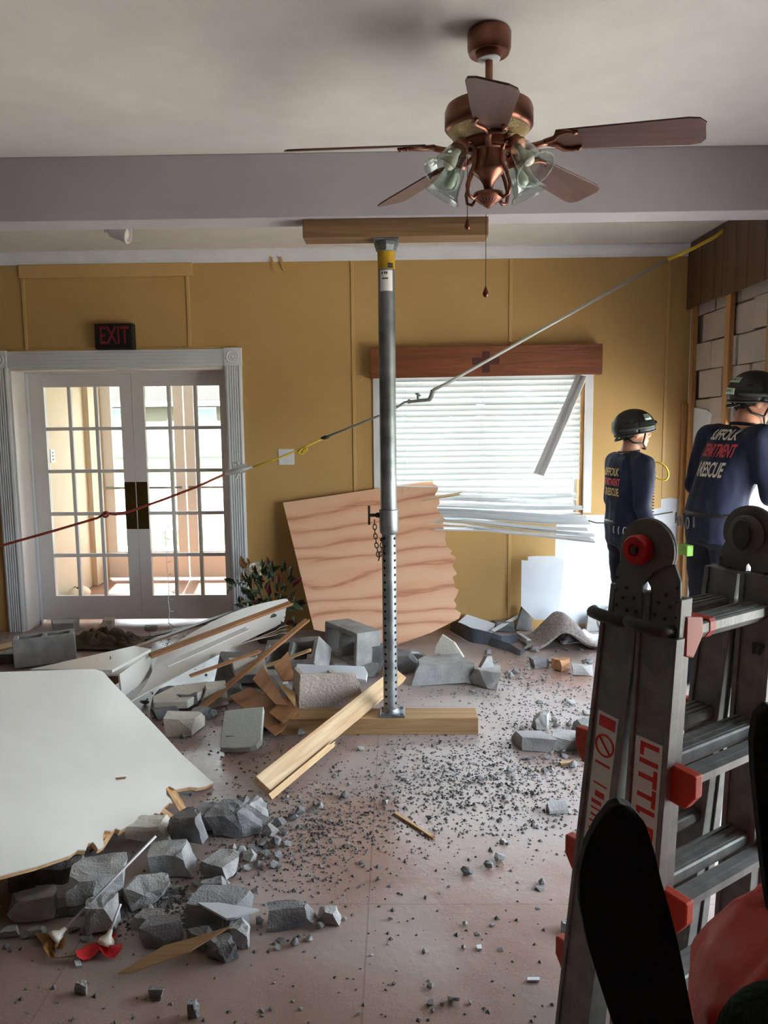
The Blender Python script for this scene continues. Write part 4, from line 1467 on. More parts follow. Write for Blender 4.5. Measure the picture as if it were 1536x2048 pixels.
# white boxed trim between the panel and the bent sheet
a, b = atz(242, 1372, 0.17), atz(303, 1328, 0.17)
x = (b - a).normalized()
mt = frame(a, x, (-0.05, 0.1, 1))
L = (b - a).length
bx = thing('boxed_trim', 'short white boxed trim piece propped between two white sheets', 'trim', a)
G().box((0, 0, -0.07), (L, 0.012, 0.07), mt).build('front_board', M['white_panel'], bx, bevel=0.002)
G().box((0, 0.0125, 0.058), (L, 0.17, 0.07), mt).build('top_board', M['white_panel'], bx, bevel=0.002)
G().box((0, 0.158, -0.07), (L, 0.17, 0.0575), mt).build('back_board', M['brown_ply'], bx, bevel=0.002)
tag(board('nail', mt @ V((0.05, 0.08, 0.07)), mt @ V((0.048, 0.07, 0.16)), 0.004, 0.004, (1, 0, 0), M['rust'], bevel=0), 'rusty nail sticking up from the white boxed trim', 'nail')
pw = [atz(62, 1338, 0.30), atz(268, 1288, 0.33), atz(302, 1303, 0.30), atz(225, 1350, 0.27)]
tag(sheet('flat_white_board', pw, 0.016, M['white_panel'], normal=(0, -0.05, 1)), 'flat white board wedged behind the large white panel', 'board')

# ---- concrete blocks
def cmu_bm(L=0.39, W=0.19, H=0.19, cores=2, seed=0, clip=None):
    t = 0.032
    xs_ = [0, t]
    cw_ = (L - t * (cores + 1)) / cores
    for i in range(cores):
        xs_ += [xs_[-1] + cw_, xs_[-1] + cw_ + t]
    ys_ = [0, t, W - t, W]
    bm = bmesh.new()
    vid = {}

    def vert(i, j, k):
        if (i, j, k) not in vid:
            vid[(i, j, k)] = bm.verts.new((xs_[i] - L / 2, ys_[j] - W / 2, (0, H)[k] - H / 2))
        return vid[(i, j, k)]
    nx, ny = len(xs_) - 1, 3
    full = lambda i, j: 0 <= i < nx and 0 <= j < ny and not (j == 1 and i % 2 == 1)
    for i in range(nx):
        for j in range(ny):
            if not full(i, j):
                continue
            bm.faces.new([vert(i, j, 1), vert(i + 1, j, 1), vert(i + 1, j + 1, 1), vert(i, j + 1, 1)])
            bm.faces.new([vert(i, j + 1, 0), vert(i + 1, j + 1, 0), vert(i + 1, j, 0), vert(i, j, 0)])
            for (di, dj, e) in ((-1, 0, ((i, j + 1), (i, j))), (1, 0, ((i + 1, j), (i + 1, j + 1))), (0, -1, ((i, j), (i + 1, j))), (0, 1, ((i + 1, j + 1), (i, j + 1)))):
                if not full(i + di, j + dj):
                    (a_, b_) = e
                    bm.faces.new([vert(*a_, 0), vert(*b_, 0), vert(*b_, 1), vert(*a_, 1)])
    if clip:
        for co, no in clip:
            bmesh.ops.bisect_plane(bm, geom=bm.verts[:] + bm.edges[:] + bm.faces[:], plane_co=V(co), plane_no=V(no).normalized(), clear_outer=True)
            ed = [e for e in bm.edges if e.is_boundary]
            if ed:
                bmesh.ops.holes_fill(bm, edges=ed, sides=0)
    bmesh.ops.subdivide_edges(bm, edges=[e for e in bm.edges if e.calc_length() > 0.05], cuts=3, use_grid_fill=True)
    for v in bm.verts:
        v.co += noise.noise_vector(v.co * 25 + V((seed, 0, 0))) * 0.0028
    return bm


def cmu(loc, zaxis, xaxis, label, m=None, seed=0, base=None, **kw):
    bm = cmu_bm(seed=seed, **kw)
    z_ = V(zaxis).normalized()
    x_ = V(xaxis)
    x_ = (x_ - z_ * x_.dot(z_)).normalized()
    mt_ = frame(loc, x_, z_)
    if base is not None:
        mt_ = drop(bm, mt_, base)
    o = finish_bm(bm, 'concrete_block', m or M['cmu'], mt_)
    b = o.modifiers.new('bevel', 'BEVEL')
    b.width, b.segments = 0.004, 1
    b.limit_method = 'ANGLE'
    return tag(o, label, 'concrete block', 'loose concrete blocks')


c = aty(704, 1285, 4.98)
big = cmu(c, (-0.80, -0.60, 0.05), (0.60, -0.80, 0.0), 'grey two-core concrete block standing on its side beside the post', seed=1, W=0.23)
c = aty(594, 1315, 4.85)
cmu(c, (-0.38, -0.66, 0.65), (0.90, -0.40, 0.22), 'tilted two-core concrete block left of the block beside the post', seed=2)
c = atz(655, 1448, 0.0) + V((0, 0.16, 0))
b3 = cmu((c.x, c.y, 0.1), (0.06, 0.10, 1), (0.93, 0.30, -0.05), 'upright concrete block with beige painted face behind the diagonal plank', m=M['block'], seed=3, base=0.0, H=0.225, clip=[((0.15, 0, 0.02), (1, 0.1, 0.35))])
c = atz(75, 1338, 0.0) + V((0, 0.13, 0))
cmu((c.x, c.y, 0.1), (-0.05, 0.05, 1), (0.92, 0.38, 0.03), 'lone concrete block with an open core left of the brown cloth', seed=4, base=0.0)
# the block beside the post rests on a heap
rub('concrete_chunk', 700, 1352, 100, (0.8, 0.28), 31, M['cmu'], 'broad grey chunk under the block beside the post', base=0.0)
rub('concrete_chunk', 748, 1350, 60, (0.7, 0.9), 32, M['cmu_dark'], 'dark broken lump directly behind the steel post')
rub('concrete_chunk', 600, 1362, 90, (0.8, 0.24), 33, M['cmu_dark'], 'dark chunk under the tilted concrete block')
# white-faced shard on top of the upright block
P = [(588, 1345), (594, 1327), (660, 1330), (728, 1332), (735, 1345), (733, 1360), (690, 1354), (640, 1352)]
nn = V((0, -0.5, 1)).normalized()
p0 = V((0, aty(655, 1345, 4.22).y, aty(655, 1345, 4.22).z + 0.012))
tag(sheet('painted_shard', [atn(x, y, p0, nn) for x, y in P], 0.022, M['drywall'], normal=nn, bevel=0.003), 'bright white painted shard lying on top of the upright block', 'shard')

# ---- timber and broken boards
a, b = atz(523, 1572, 0.05), atz(775, 1368, 0.165)
tag(board('pine_plank', a, b + (b - a) * 0.12, 0.092, 0.038, V((0.30, -0.55, 0.8)), M['pine_pale'], bevel=0.003), 'long pale pine stud lying diagonally against the floor timber', 'plank')
a2 = a + V((0.045, -0.06, -0.022))
tag(board('pine_sliver', a2, a2 + (b - a) * 0.46, 0.028, 0.014, V((0.2, -0.9, 0.4)), M['pine'], bevel=0.001, ragged=0.05, seed=3), 'split sliver peeling from the near end of the pale pine stud', 'sliver')
bp = [([(458, 1392), (500, 1374), (590, 1418), (560, 1432), (545, 1448)], 0.10, 'brown hardboard shard fanned out left of the upright block'),
      ([(538, 1425), (590, 1402), (598, 1428), (565, 1448)], 0.07, 'square brown hardboard piece under the fanned shard'),
      ([(552, 1462), (612, 1440), (652, 1458), (590, 1492)], 0.012, 'flat brown hardboard shard on the floor by the pine stud'),
      ([(505, 1358), (530, 1352), (572, 1395), (550, 1402)], 0.16, 'narrow brown splinter standing above the hardboard shards'),
      ([(545, 1352), (556, 1350), (590, 1372), (588, 1380)], 0.20, 'pale wood splinter beside the tilted concrete block'),
      ([(548, 1332), (575, 1322), (590, 1345), (566, 1358)], 0.18, 'small reddish brown board scrap below the tilted block'),
      ([(520, 1442), (596, 1426), (598, 1432), (540, 1450)], 0.04, 'thin brown lath under the hardboard shards')]
for k, (pp, z, lab) in enumerate(bp):
    tag(sheet('board_shard', [atz(x, y, z + 0.03 * ((i + k) % 2)) for i, (x, y) in enumerate(pp)], 0.007, M['pine'] if k == 4 else M['brown_ply'], normal=V((0.1 * (k % 3 - 1), -0.25, 1))), lab, 'board shard')
tag(sheet('board_shard', [atz(235, 1946, 0.01), atz(262, 1943, 0.02), atz(380, 1902, 0.06), atz(466, 1851, 0.11), atz(400, 1868, 0.10), atz(330, 1892, 0.06)], 0.008, M['pine']), 'pointed yellow wood splinter lying on the foreground rubble', 'board shard')
tag(board('wood_stick', atz(790, 1626, 0.006), atz(868, 1676, 0.006), 0.013, 0.009, (0, 0, 1), M['pine'], bevel=0.001, ragged=0.02, seed=6), 'thin wooden stick lying alone in the middle of the floor', 'stick')
tag(board('wood_stick', atz(1120, 1527, 0.008), atz(1152, 1524, 0.008), 0.022, 0.012, (0, 0, 1), M['pine'], bevel=0.001), 'short wooden stub on the floor below the right rubble', 'stick')
tag(board('floor_plank', atz(1128, 1246, 0.02), atz(1262, 1254, 0.02), 0.08, 0.03, (0, 0, 1), M['pine_pale'], bevel=0.002), 'pale plank on the floor along the white wall', 'plank')
tag(board('moulding_offcut', atz(-60, 1312, 0.03), atz(48, 1284, 0.05), 0.09, 0.02, (0, -0.2, 1), M['pine_pale'], bevel=0.004), 'pale moulding offcut at the left edge before the casing', 'offcut')
tag(board('floor_batten', atz(1516, 1345, 0.05), atz(1640, 1400, 0.05), 0.10, 0.09, (0, 0, 1), M['pine'], bevel=0.004), 'wooden batten on the floor behind the ladder', 'batten')

# ---- slabs and shards in the middle
P = [(448, 1421), (490, 1416), (527, 1413), (524, 1452), (522, 1480), (512, 1490), (500, 1494), (470, 1496), (440, 1495), (442, 1470)]
nn = V((-0.05, -0.62, 1)).normalized()
p0 = atz(480, 1505, 0.03)
tag(sheet('painted_slab', [atn(x, y, p0, nn) for x, y in P], 0.04, M['grey_face'], normal=nn, bevel=0.004), 'rectangular grey-painted slab tilted towards the camera', 'slab')
rub('concrete_chunk', 480, 1500, 70, (0.9, 0.4), 41, M['cmu_dark'], 'dark lump propping the tilted grey slab', (0, 0, 10))
P = [(305, 1392), (352, 1370), (415, 1362), (405, 1382), (375, 1402), (306, 1405)]
nn = V((0.05, -0.2, 1)).normalized()
p0 = atz(360, 1395, 0.10)
tag(sheet('painted_slab', [atn(x, y, p0, nn) for x, y in P], 0.05, M['cmu_paint'], normal=nn, bevel=0.005), 'cream-faced slab beneath the bent white sheet', 'slab')
mid = [(455, 1405, 60, (0.8, 0.4), 71, 'cmu_dark', 'dark flat chunk behind the tilted grey slab', 25, 0),
       (540, 1378, 60, (0.7, 0.45), 72, 'cmu', 'grey chunk hidden behind the hardboard shards', 0, 0),
       (560, 1400, 46, (0.7, 0.5), 73, 'cmu_dark', 'dark chunk under the hardboard shards', 30, 0),
       (330, 1440, 50, (0.7, 0.4), 74, 'cmu_dark', 'dark chunk beside the edge of the white panel', 40, 0),
       (372, 1470, 76, (0.7, 0.42), 42, 'cmu_paint', 'pale-topped chunk between the white panel and the grey slab', 0, 0),
       (422, 1418, 60, (0.8, 0.6), 43, 'cmu_paint', 'pale rounded chunk beside the cream-faced slab', 20, 0),
       (350, 1425, 95, (0.6, 0.35), 44, 'cmu_dark', 'dark chunk beneath the cream-faced slab', 8, 0),
       (400, 1442, 40, (0.8, 0.5), 45, 'cmu_dark', 'small dark lump beside the pale-topped chunk', 30, 0),
       (495, 1352, 66, (0.7, 0.4), 46, 'cmu_paint', 'white-topped chunk left of the tilted concrete block', 15, 0.12),
       (480, 1372, 90, (0.7, 0.5), 47, 'cmu_dark', 'dark chunk below the white-topped chunk', -10, 0),
       (120, 1264, 66, (0.6, 0.28), 48, 'cmu', 'flat grey chunk on the door threshold', 5, 0),
       (216, 1256, 26, (0.7, 0.6), 49, 'cmu_paint', 'small pale chunk on the threshold under the doors', 0, 0),
       (300, 1262, 20, (0.8, 0.4), 50, 'cmu', 'little grey chip on the threshold near the string lights', 0, 0),
       (20, 1330, 60, (0.8, 0.35), 51, 'cmu_dark', 'dark chunk at the left edge beside the lone block', 0, 0),
       (800, 1345, 60, (0.8, 0.55), 52, 'cmu_dark', 'dark lump right behind the foot of the post', 25, 0),
       (835, 1330, 44, (0.6, 0.5), 53, 'cmu', 'grey lump right of the perforated tube', -20, 0),
       (895, 1348, 70, (0.7, 0.35), 54, 'cmu_dark', 'low dark rubble in front of the white shard', 10, 0),
       (890, 1372, 118, (0.6, 0.34), 55, 'cmu', 'wide broken grey slab lying right of the post', 5, 0),
       (972, 1378, 62, (0.8, 0.55), 56, 'cmu', 'thick broken block corner right of the post', -15, 0),
       (1080, 1336, 34, (0.7, 0.5), 57, 'cmu_dark', 'dark lump left of the puddle of debris by the carpet', 10, 0),
       (1126, 1340, 40, (0.6, 0.5), 58, 'brown_ply', 'broken brown wood lump in front of the carpet', 40, 0),
       (1167, 1352, 36, (0.7, 0.5), 59, 'cmu', 'grey lump right of the brown wood lump', 0, 0),
       (1066, 1503, 88, (0.55, 0.32), 60, 'cmu', 'long flat grey chunk in the right-hand rubble', -8, 0),
       (1140, 1500, 76, (0.8, 0.30), 61, 'cmu', 'square pale-topped slab in the right-hand rubble', 12, 0),
       (1086, 1462, 34, (0.9, 0.9), 62, 'cmu', 'upright round lump behind the long flat chunk', 0, 0),
       (1172, 1470, 50, (0.7, 0.5), 63, 'cmu_dark', 'dark lump behind the square slab', 30, 0),
       (1192, 1518, 64, (0.8, 0.5), 64, 'cmu', 'grey lump half hidden behind the ladder rail', 0, 0),
       (1116, 1628, 40, (0.7, 0.45), 65, 'cmu', 'single grey chunk alone left of the ladder rail', 10, 0),
       (1150, 1868, 46, (0.7, 0.4), 66, 'cmu_dark', 'dark chunk next to the black strap', 0, 0),
       (1018, 1264, 46, (0.6, 0.4), 67, 'cmu_dark', 'dark lump behind the slate vinyl strip', 0, 0),
       (1350, 1830, 60, (0.8, 0.5), 68, 'cmu', 'grey lump on the floor seen through the ladder', 0, 0)]
for (px, py, w_, dh, sd_, mm, lab, rz, bz) in mid:
    rub('concrete_chunk' if 'cmu' in mm else 'wood_lump', px, py, w_, dh, sd_, M[mm], lab, (0, 0, rz), bz)
# tall shards
def shard(poly, Y, lean, th, m, lab, zmin=0.0):
    n__ = V((lean[0], -1, lean[1])).normalized()
    base_ = min(poly, key=lambda q_: -q_[1])
    p_ = atz(base_[0], base_[1], 0.0) if Y is None else aty(base_[0], base_[1], Y)
    P_ = [atn(x, y, p_, n__) for x, y in poly]
    back = max(p.y for p in P_) + th
    if back > YB - 0.03:
        P_ = [p + V((0, YB - 0.03 - back, 0)) for p in P_]
    lo = min(p.z for p in P_)
    if lo < zmin:
        P_ = [p + V((0, 0, zmin - lo)) for p in P_]
    return tag(sheet('painted_shard', P_, th, m, normal=n__, bevel=0.004), lab, 'shard')


shard([(866, 1310), (872, 1290), (884, 1268), (908, 1284), (926, 1312), (924, 1322), (900, 1326), (876, 1336)], None, (-0.3, 0.35), 0.05, M['cmu_paint'], 'upright beige-faced shard standing right of the post')
shard([(962, 1335), (975, 1312), (984, 1312), (991, 1345), (984, 1372), (968, 1376)], None, (0.5, 0.2), 0.04, M['cmu'], 'upright grey shard at the end of the broken slab')
shard([(816, 1302), (838, 1304), (842, 1322), (822, 1334)], None, (0.1, 0.6), 0.03, M['drywall'], 'small white shard just right of the post')
shard([(905, 1240), (930, 1218), (986, 1236), (978, 1256), (930, 1256)], None, (0.1, 0.9), 0.03, M['drywall'], 'clean white slab resting behind the slate vinyl strip')
shard([(1016, 1232), (1030, 1185), (1048, 1215), (1046, 1236)], None, (0.3, 0.3), 0.03, M['cmu_dark'], 'dark pointed shard beside the leaning white board')
shard([(1144, 1232), (1148, 1198), (1168, 1196), (1172, 1230)], None, (0.1, 0.3), 0.04, M['cmu'], 'grey shard leaning on the white wall, left of a pair')
shard([(1166, 1215), (1185, 1188), (1205, 1186), (1214, 1208), (1200, 1236), (1176, 1236)], None, (-0.2, 0.4), 0.04, M['cmu'], 'grey curved shard leaning on the white wall, right of a pair')
shard([(1180, 1212), (1212, 1186), (1218, 1192), (1190, 1222)], None, (0.0, 0.8), 0.012, M['pine_pale'], 'thin pale lath propped on the curved grey shard')

# ---- white boards leaning in the corner
nn = V((0, -1, 0.22)).normalized()
p0 = V((0, 5.70, 0))
P = [(1043, 1120), (1056, 1121), (1056, 1113), (1072, 1112), (1108, 1112), (1128, 1120), (1122, 1180), (1114, 1238), (1070, 1240), (1042, 1212)]
tag(sheet('wallboard_piece', [atn(x, y, p0, nn) for x, y in P], 0.012, M['drywall'], normal=nn), 'notched white wallboard piece leaning beneath the window', 'wallboard')
P = [(1098, 1142), (1110, 1118), (1126, 1126), (1122, 1142), (1116, 1152)]
tag(sheet('torn_paper_flap', [atn(x, y, p0 + V((0, -0.03, 0)), V((0.3, -1, 0.5))) for x, y in P], 0.004, M['pine_pale'], normal=V((0.3, -1, 0.5))), 'torn tan paper flap sticking to the notched wallboard', 'paper flap')

# ---- carpet hump, slate vinyl, cloth
cp = atz(1112, 1292, 0.0)


def hump(u, v):
    x, y = (u - 0.46) * 0.52, (v - 0.35) * 0.42
    ridge = math.exp(-((x + 0.02 * sin(9 * y)) / 0.11) ** 2) * 0.8 + 0.35 * math.exp(-((x - 0.13) / 0.09) ** 2)
    z = 0.27 * ridge * math.exp(-(y / 0.17) ** 2) + 0.012 * noise.noise(V((x * 14, y * 14, 3)))
    w_ = 0.03 * sin(7 * v) * (1 - v)
    return cp + V((x + w_, y + 0.05, max(0.022, z + 0.012)))


tag(G().grid(34, 26, hump, close=0.018).build('carpet_piece', M['carpet'], smooth=True, fixn=True), 'folded piece of grey carpet humped up below the white wall', 'carpet')
for k, (pl_, hgt, lab) in enumerate((([(900, 1262), (940, 1286), (1000, 1294), (1036, 1284)], 0.10, 'curled slate-grey vinyl strip left of the carpet'),
                                     ([(978, 1292), (1020, 1304), (1040, 1312), (1050, 1304)], 0.05, 'torn dark vinyl scrap in front of the curled strip'))):
    pp = [atz(x, y, 0.004) for x, y in pl_]

    def strip(u, v, pp=pp, hgt=hgt):
        t = u * (len(pp) - 1)
        i = min(int(t), len(pp) - 2)
        p = pp[i].lerp(pp[i + 1], t - i)
        return p + V((0.01 * v, 0.035 * v, hgt * v * (0.75 + 0.25 * sin(5 * u + k)) + 0.004))
    tag(G().grid(20, 5, strip, close=0.006).build('vinyl_strip', M['rubber'], smooth=True, fixn=True), lab, 'vinyl strip')
for k, (x0, y0, x1, y1) in enumerate(((985, 1262, 1048, 1208), (1020, 1232, 1060, 1236), (1040, 1268, 1058, 1280))):
    tag(board('white_lath', atz(x0, y0, 0.03), atz(x1, y1 + (18 if k == 0 else 0), 0.12 if k == 0 else 0.05), 0.03, 0.008, (0.1, -0.4, 1), M['drywall'] if k != 1 else M['pine_pale'], bevel=0.001),
        ('white lath rising from the vinyl strip to the wall', 'pale lath lying behind the carpet', 'short white lath left of the carpet')[k], 'lath')
cc = atz(190, 1300, 0.0)


def rag(u, v):
    x, y = (u - 0.5) * 0.62, (v - 0.5) * 0.36
    q_ = V((x * 11, y * 13, 1.7))
    fold = abs(noise.noise(q_)) * 0.09 + abs(noise.noise(q_ * 2.3)) * 0.035
    bell = math.exp(-(x / 0.24) ** 4 - (y / 0.14) ** 4)
    return cc + V((x + 0.03 * noise.noise(q_ * 1.5), y + 0.14 + 0.03 * noise.noise(q_ * 1.3 + V((5, 0, 0))), 0.012 + bell * (0.05 + fold)))


tag(G().grid(64, 40, rag, close=0.004).build('crumpled_cloth', M['cloth'], smooth='all'), 'crumpled brown cloth heaped in front of the doors', 'cloth')

pc_ = atz(1172, 1288, 0.0)


def film(u, v):
    x, y = (u - 0.5) * 0.36, (v - 0.5) * 0.26
    q_ = V((x * 12, y * 12, 8.0))
    return pc_ + V((x + 0.02 * noise.noise(q_), y + 0.10, 0.01 + 0.11 * abs(noise.noise(q_ * 1.2)) * math.exp(-(x / 0.16) ** 4 - (y / 0.12) ** 4)))


tag(G().grid(36, 28, film, close=0.002).build('plastic_film', M['drywall'], smooth='all'), 'crumpled whitish plastic film on the floor right of the carpet', 'plastic film')
for k, (x0, y0, z0, x1, y1, z1, lab) in enumerate(((430, 1402, 0.02, 560, 1382, 0.12, 'thin lath lying flat behind the grey slab'), (470, 1440, 0.015, 590, 1452, 0.02, 'dark lath on the floor right of the grey slab'), (505, 1342, 0.10, 620, 1300, 0.24, 'narrow lath leaning against the tilted block'), (380, 1352, 0.20, 520, 1302, 0.26, 'thin split strip beside the bent white sheet'))):
    tag(board('thin_lath', atz(x0, y0, z0), atz(x1, y1, z1), 0.028, 0.009, (0, -0.3, 1), M['brown_ply'] if k % 2 else M['pine'], bevel=0.001, ragged=0.03, seed=60 + k), lab, 'lath')

# ---- foreground rubble under the torn panel edge
fg = [(28, 1792, 78, (0.8, 0.4), 101, 'cmu_dark', 'dark ribbed slab at the left edge under the white panel', 15, 0.0),
      (112, 1776, 98, (0.6, 0.34), 102, 'cmu_dark', 'ribbed slab just below the white panel edge', 22, 0.03),
      (178, 1818, 138, (0.62, 0.42), 103, 'cmu', 'biggest broken block half under the white balloon stick', 20, 0.03),
      (278, 1816, 86, (0.9, 0.42), 104, 'cmu', 'broken block half right of the white balloon stick', 40, 0.0),
      (342, 1752, 108, (0.55, 0.40), 105, 'cmu', 'pitted light-grey block end right of the balloon stick tip', 5, 0.0),
      (432, 1762, 80, (0.85, 0.36), 106, 'cmu', 'smooth grey slab tilted at the right of the pitted block', -25, 0.0),
      (366, 1684, 84, (0.6, 0.55), 107, 'cmu_dark', 'dark chunk wedged against the torn panel corner', -10, 0.05),
      (300, 1690, 90, (0.6, 0.35), 108, 'cmu_paint', 'beige-faced chunk in the shadow under the panel edge', 0, 0.02),
      (415, 1668, 90, (0.7, 0.4), 109, 'cmu_dark', 'dark lump right of the torn panel corner', 10, 0.0),
      (468, 1672, 96, (0.6, 0.5), 110, 'cmu_dark', 'large dark lump in the heap right of the panel corner', 0, 0.0),
      (505, 1655, 54, (0.8, 0.85), 111, 'cmu', 'upright grey lump crowning the heap right of the panel', 20, 0.0),
      (62, 1846, 92, (0.7, 0.42), 112, 'cmu', 'grey chunk at the left behind the white cup', 8, 0.0),
      (146, 1832, 76, (0.5, 0.30), 113, 'cmu_dark', 'low dark chunk below the biggest broken half', 15, 0.0),
      (203, 1868, 54, (0.7, 1.0), 114, 'cmu', 'upright light chunk between the two balloon sticks', 10, 0.0),
      (288, 1862, 60, (0.6, 0.35), 115, 'cmu', 'flat light chunk right of the red balloon scrap', -5, 0.0),
      (312, 1898, 92, (0.6, 0.45), 116, 'cmu_dark', 'dark chunk behind the yellow wood splinter', 12, 0.0),
      (455, 1862, 140, (0.5, 0.36), 117, 'cmu_dark', 'wide dark chunk carrying the white sliver', 0, 0.0),
      (478, 1898, 36, (0.8, 1.3), 118, 'cmu', 'small upright chunk at the tip of the wood splinter', 0, 0.0),
      (440, 1926, 50, (0.8, 0.7), 119, 'cmu_dark', 'dark chunk just below the tip of the wood splinter', 30, 0.0),
      (400, 1900, 44, (0.8, 0.6), 120, 'cmu_dark', 'dark lump under the middle of the wood splinter', -30, 0.0),
      (582, 1860, 92, (0.5, 0.34), 121, 'cmu_dark', 'low dark lump right of the white sliver chunk', 8, 0.0),
      (658, 1850, 46, (0.7, 0.5), 122, 'cmu', 'squarish light chunk at the right end of the small cluster', -6, 0.0),
      (428, 1792, 44, (0.8, 0.6), 123, 'cmu_dark', 'single dark lump above the white sliver', 0, 0.0),
      (318, 1785, 36, (0.7, 0.7), 124, 'cmu', 'small chunk right of the broken block half', 45, 0.0),
      (16, 1880, 36, (0.7, 0.4), 125, 'cmu', 'flat pale chunk at the left edge of the foreground', 0, 0.0),
      (72, 1876, 30, (0.7, 0.5), 126, 'cmu', 'small grey chunk left of the white cup', 0, 0.0),
      (162, 1992, 24, (0.9, 0.9), 127, 'cmu', 'single pale stone on the bare floor at bottom left', 0, 0.0),
      (310, 2000, 28, (0.8, 0.7), 128, 'cmu_dark', 'single dark stone on the bare floor below the wood splinter', 0, 0.0),
      (386, 2040, 22, (0.9, 1.4), 129, 'cmu_dark', 'dark upright stone at the bottom edge of the picture', 0, 0.0)]
for (px, py, w_, dh, sd_, mm, lab, rz, bz) in fg:
    rub('concrete_chunk', px, py, w_, dh, sd_, M[mm], lab, ((sd_ * 37) % 14 - 7, (sd_ * 53) % 14 - 7, rz), bz, rough=0.10, cuts=3 + sd_ % 3, sub=2)
# the heap of small stones right of the panel corner, the small cluster, and single stones on the floor
rs = random.Random(77)
stones = [(540, 1672, 34), (560, 1655, 30), (585, 1640, 26), (528, 1690, 30), (552, 1692, 28), (510, 1700, 34), (500, 1720, 32), (530, 1712, 26), (556, 1715, 22), (575, 1690, 22), (482, 1712, 28), (515, 1735, 22), (545, 1735, 24), (492, 1740, 22),
          (600, 1628, 22), (622, 1622, 20), (640, 1615, 16), (570, 1668, 18), (596, 1660, 16), (560, 1735, 16), (612, 1852, 24), (640, 1858, 20), (598, 1870, 22), (618, 1880, 18), (590, 1890, 20), (562, 1880, 20), (555, 1898, 16), (605, 1862, 18), (668, 1838, 18), (690, 1840, 14),
          (998, 1722, 24), (976, 1734, 22), (934, 1748, 26), (1006, 1686, 18), (1084, 1768, 16), (1080, 1778, 22), (860, 1975, 16), (862, 2010, 22), (905, 2006, 30), (884, 2008, 12), (1000, 1900, 14), (1010, 1600, 16), (1065, 1590, 16), (860, 1640, 14), (870, 1660, 14), (972, 1610, 14), (770, 1610, 18), (724, 1728, 16), (756, 1762, 14), (850, 1905, 16),
          (955, 1868, 14), (930, 1850, 12), (985, 1852, 12), (720, 1500, 16), (1190, 1460, 18), (1205, 1480, 18), (1045, 1460, 16), (1060, 1520, 18), (1095, 1518, 14), (1130, 1515, 18), (1020, 1545, 18), (1090, 1545, 16), (960, 1560, 16), (1000, 1575, 14), (690, 1596, 20), (240, 1830, 24), (262, 1815, 22), (276, 1840, 20), (330, 1800, 16), (350, 1812, 14), (300, 1822, 18), (320, 1835, 14), (345, 1840, 14)]
for r_ in range(46):      # shards between the foreground chunks
    stones.append((rs.uniform(10, 560), rs.gauss(1790, 55), rs.uniform(14, 26)))
for r_ in range(44):      # and around the broken blocks in the middle
    stones.append((rs.gauss(520, 110), rs.uniform(1375, 1480), rs.uniform(12, 26)))
for r_ in range(34):
    stones.append((rs.gauss(930, 70), rs.gauss(1352, 18), rs.uniform(8, 20)))
for r_ in range(26):
    stones.append((rs.gauss(1130, 60), rs.gauss(1490, 35), rs.uniform(10, 22)))
for r_ in range(24):
    stones.append((rs.gauss(1150, 50), rs.gauss(1320, 22), rs.uniform(8, 16)))
for r_ in range(110):
    t = rs.random()
    if t < 0.45:
        x, y = rs.gauss(960, 120), rs.gauss(1560, 45)
    elif t < 0.7:
        x, y = rs.gauss(620, 90), rs.gauss(1640, 45)
    else:
        x, y = rs.uniform(520, 1190), rs.uniform(1480, 2040)
    if x > 1190 or y < 1478 or x < 440 or y > 2046:
        continue
    stones.append((x, y, rs.uniform(7, 12)))
smesh = []
for k in range(10):
    bm = stone_bm(500 + k, rs.uniform(0.5, 0.8), 18 if k < 5 else 11)
    me = bpy.data.meshes.new('rubble_stone')
    bm.to_mesh(me)
    bm.free()
    me.materials.append(M['cmu_dark'] if k % 3 else M['cmu'])
    smesh.append(me)
for k, (x, y, w_) in enumerate(stones):
    p = atz(x, y, 0.0)
    sc_ = w_ * px_size(p)
    if covered(p.x, p.y) or p.y > YB - 0.15 or p.x > 1.9:
        continue
    FOOT.append((p.x, p.y, sc_ * 0.32))
    sc_ *= 1.2
    me = smesh[k % 10] if w_ > 14 else smesh[5 + k % 5]
    o = link('rubble_stone', me, Matrix.Translation(p) @ Matrix.Rotation(rs.uniform(0, 6.28), 4, 'Z') @ Matrix.Diagonal((sc_, sc_, sc_, 1)))
    big_ = w_ > 14
    place = ('around the broken blocks in the middle' if y < 1490 and x < 760 else 'behind the post near the vinyl strips' if y < 1400 and x < 1060 else 'in front of the carpet' if y < 1400 else 'in the heap right of the torn white panel' if x < 660 and y < 1760 else 'near the foreground splinter and white sliver' if x < 700 else
             'among the right-hand rubble' if y < 1600 and x > 900 else 'below the floor timber' if y < 1600 else 'on the open floor in the lower middle')
    tag(o, ('loose fist-sized grey stone ' if big_ else 'small grey rubble pebble ') + place, 'stone', ('loose stones ' if big_ else 'pebbles ') + place)
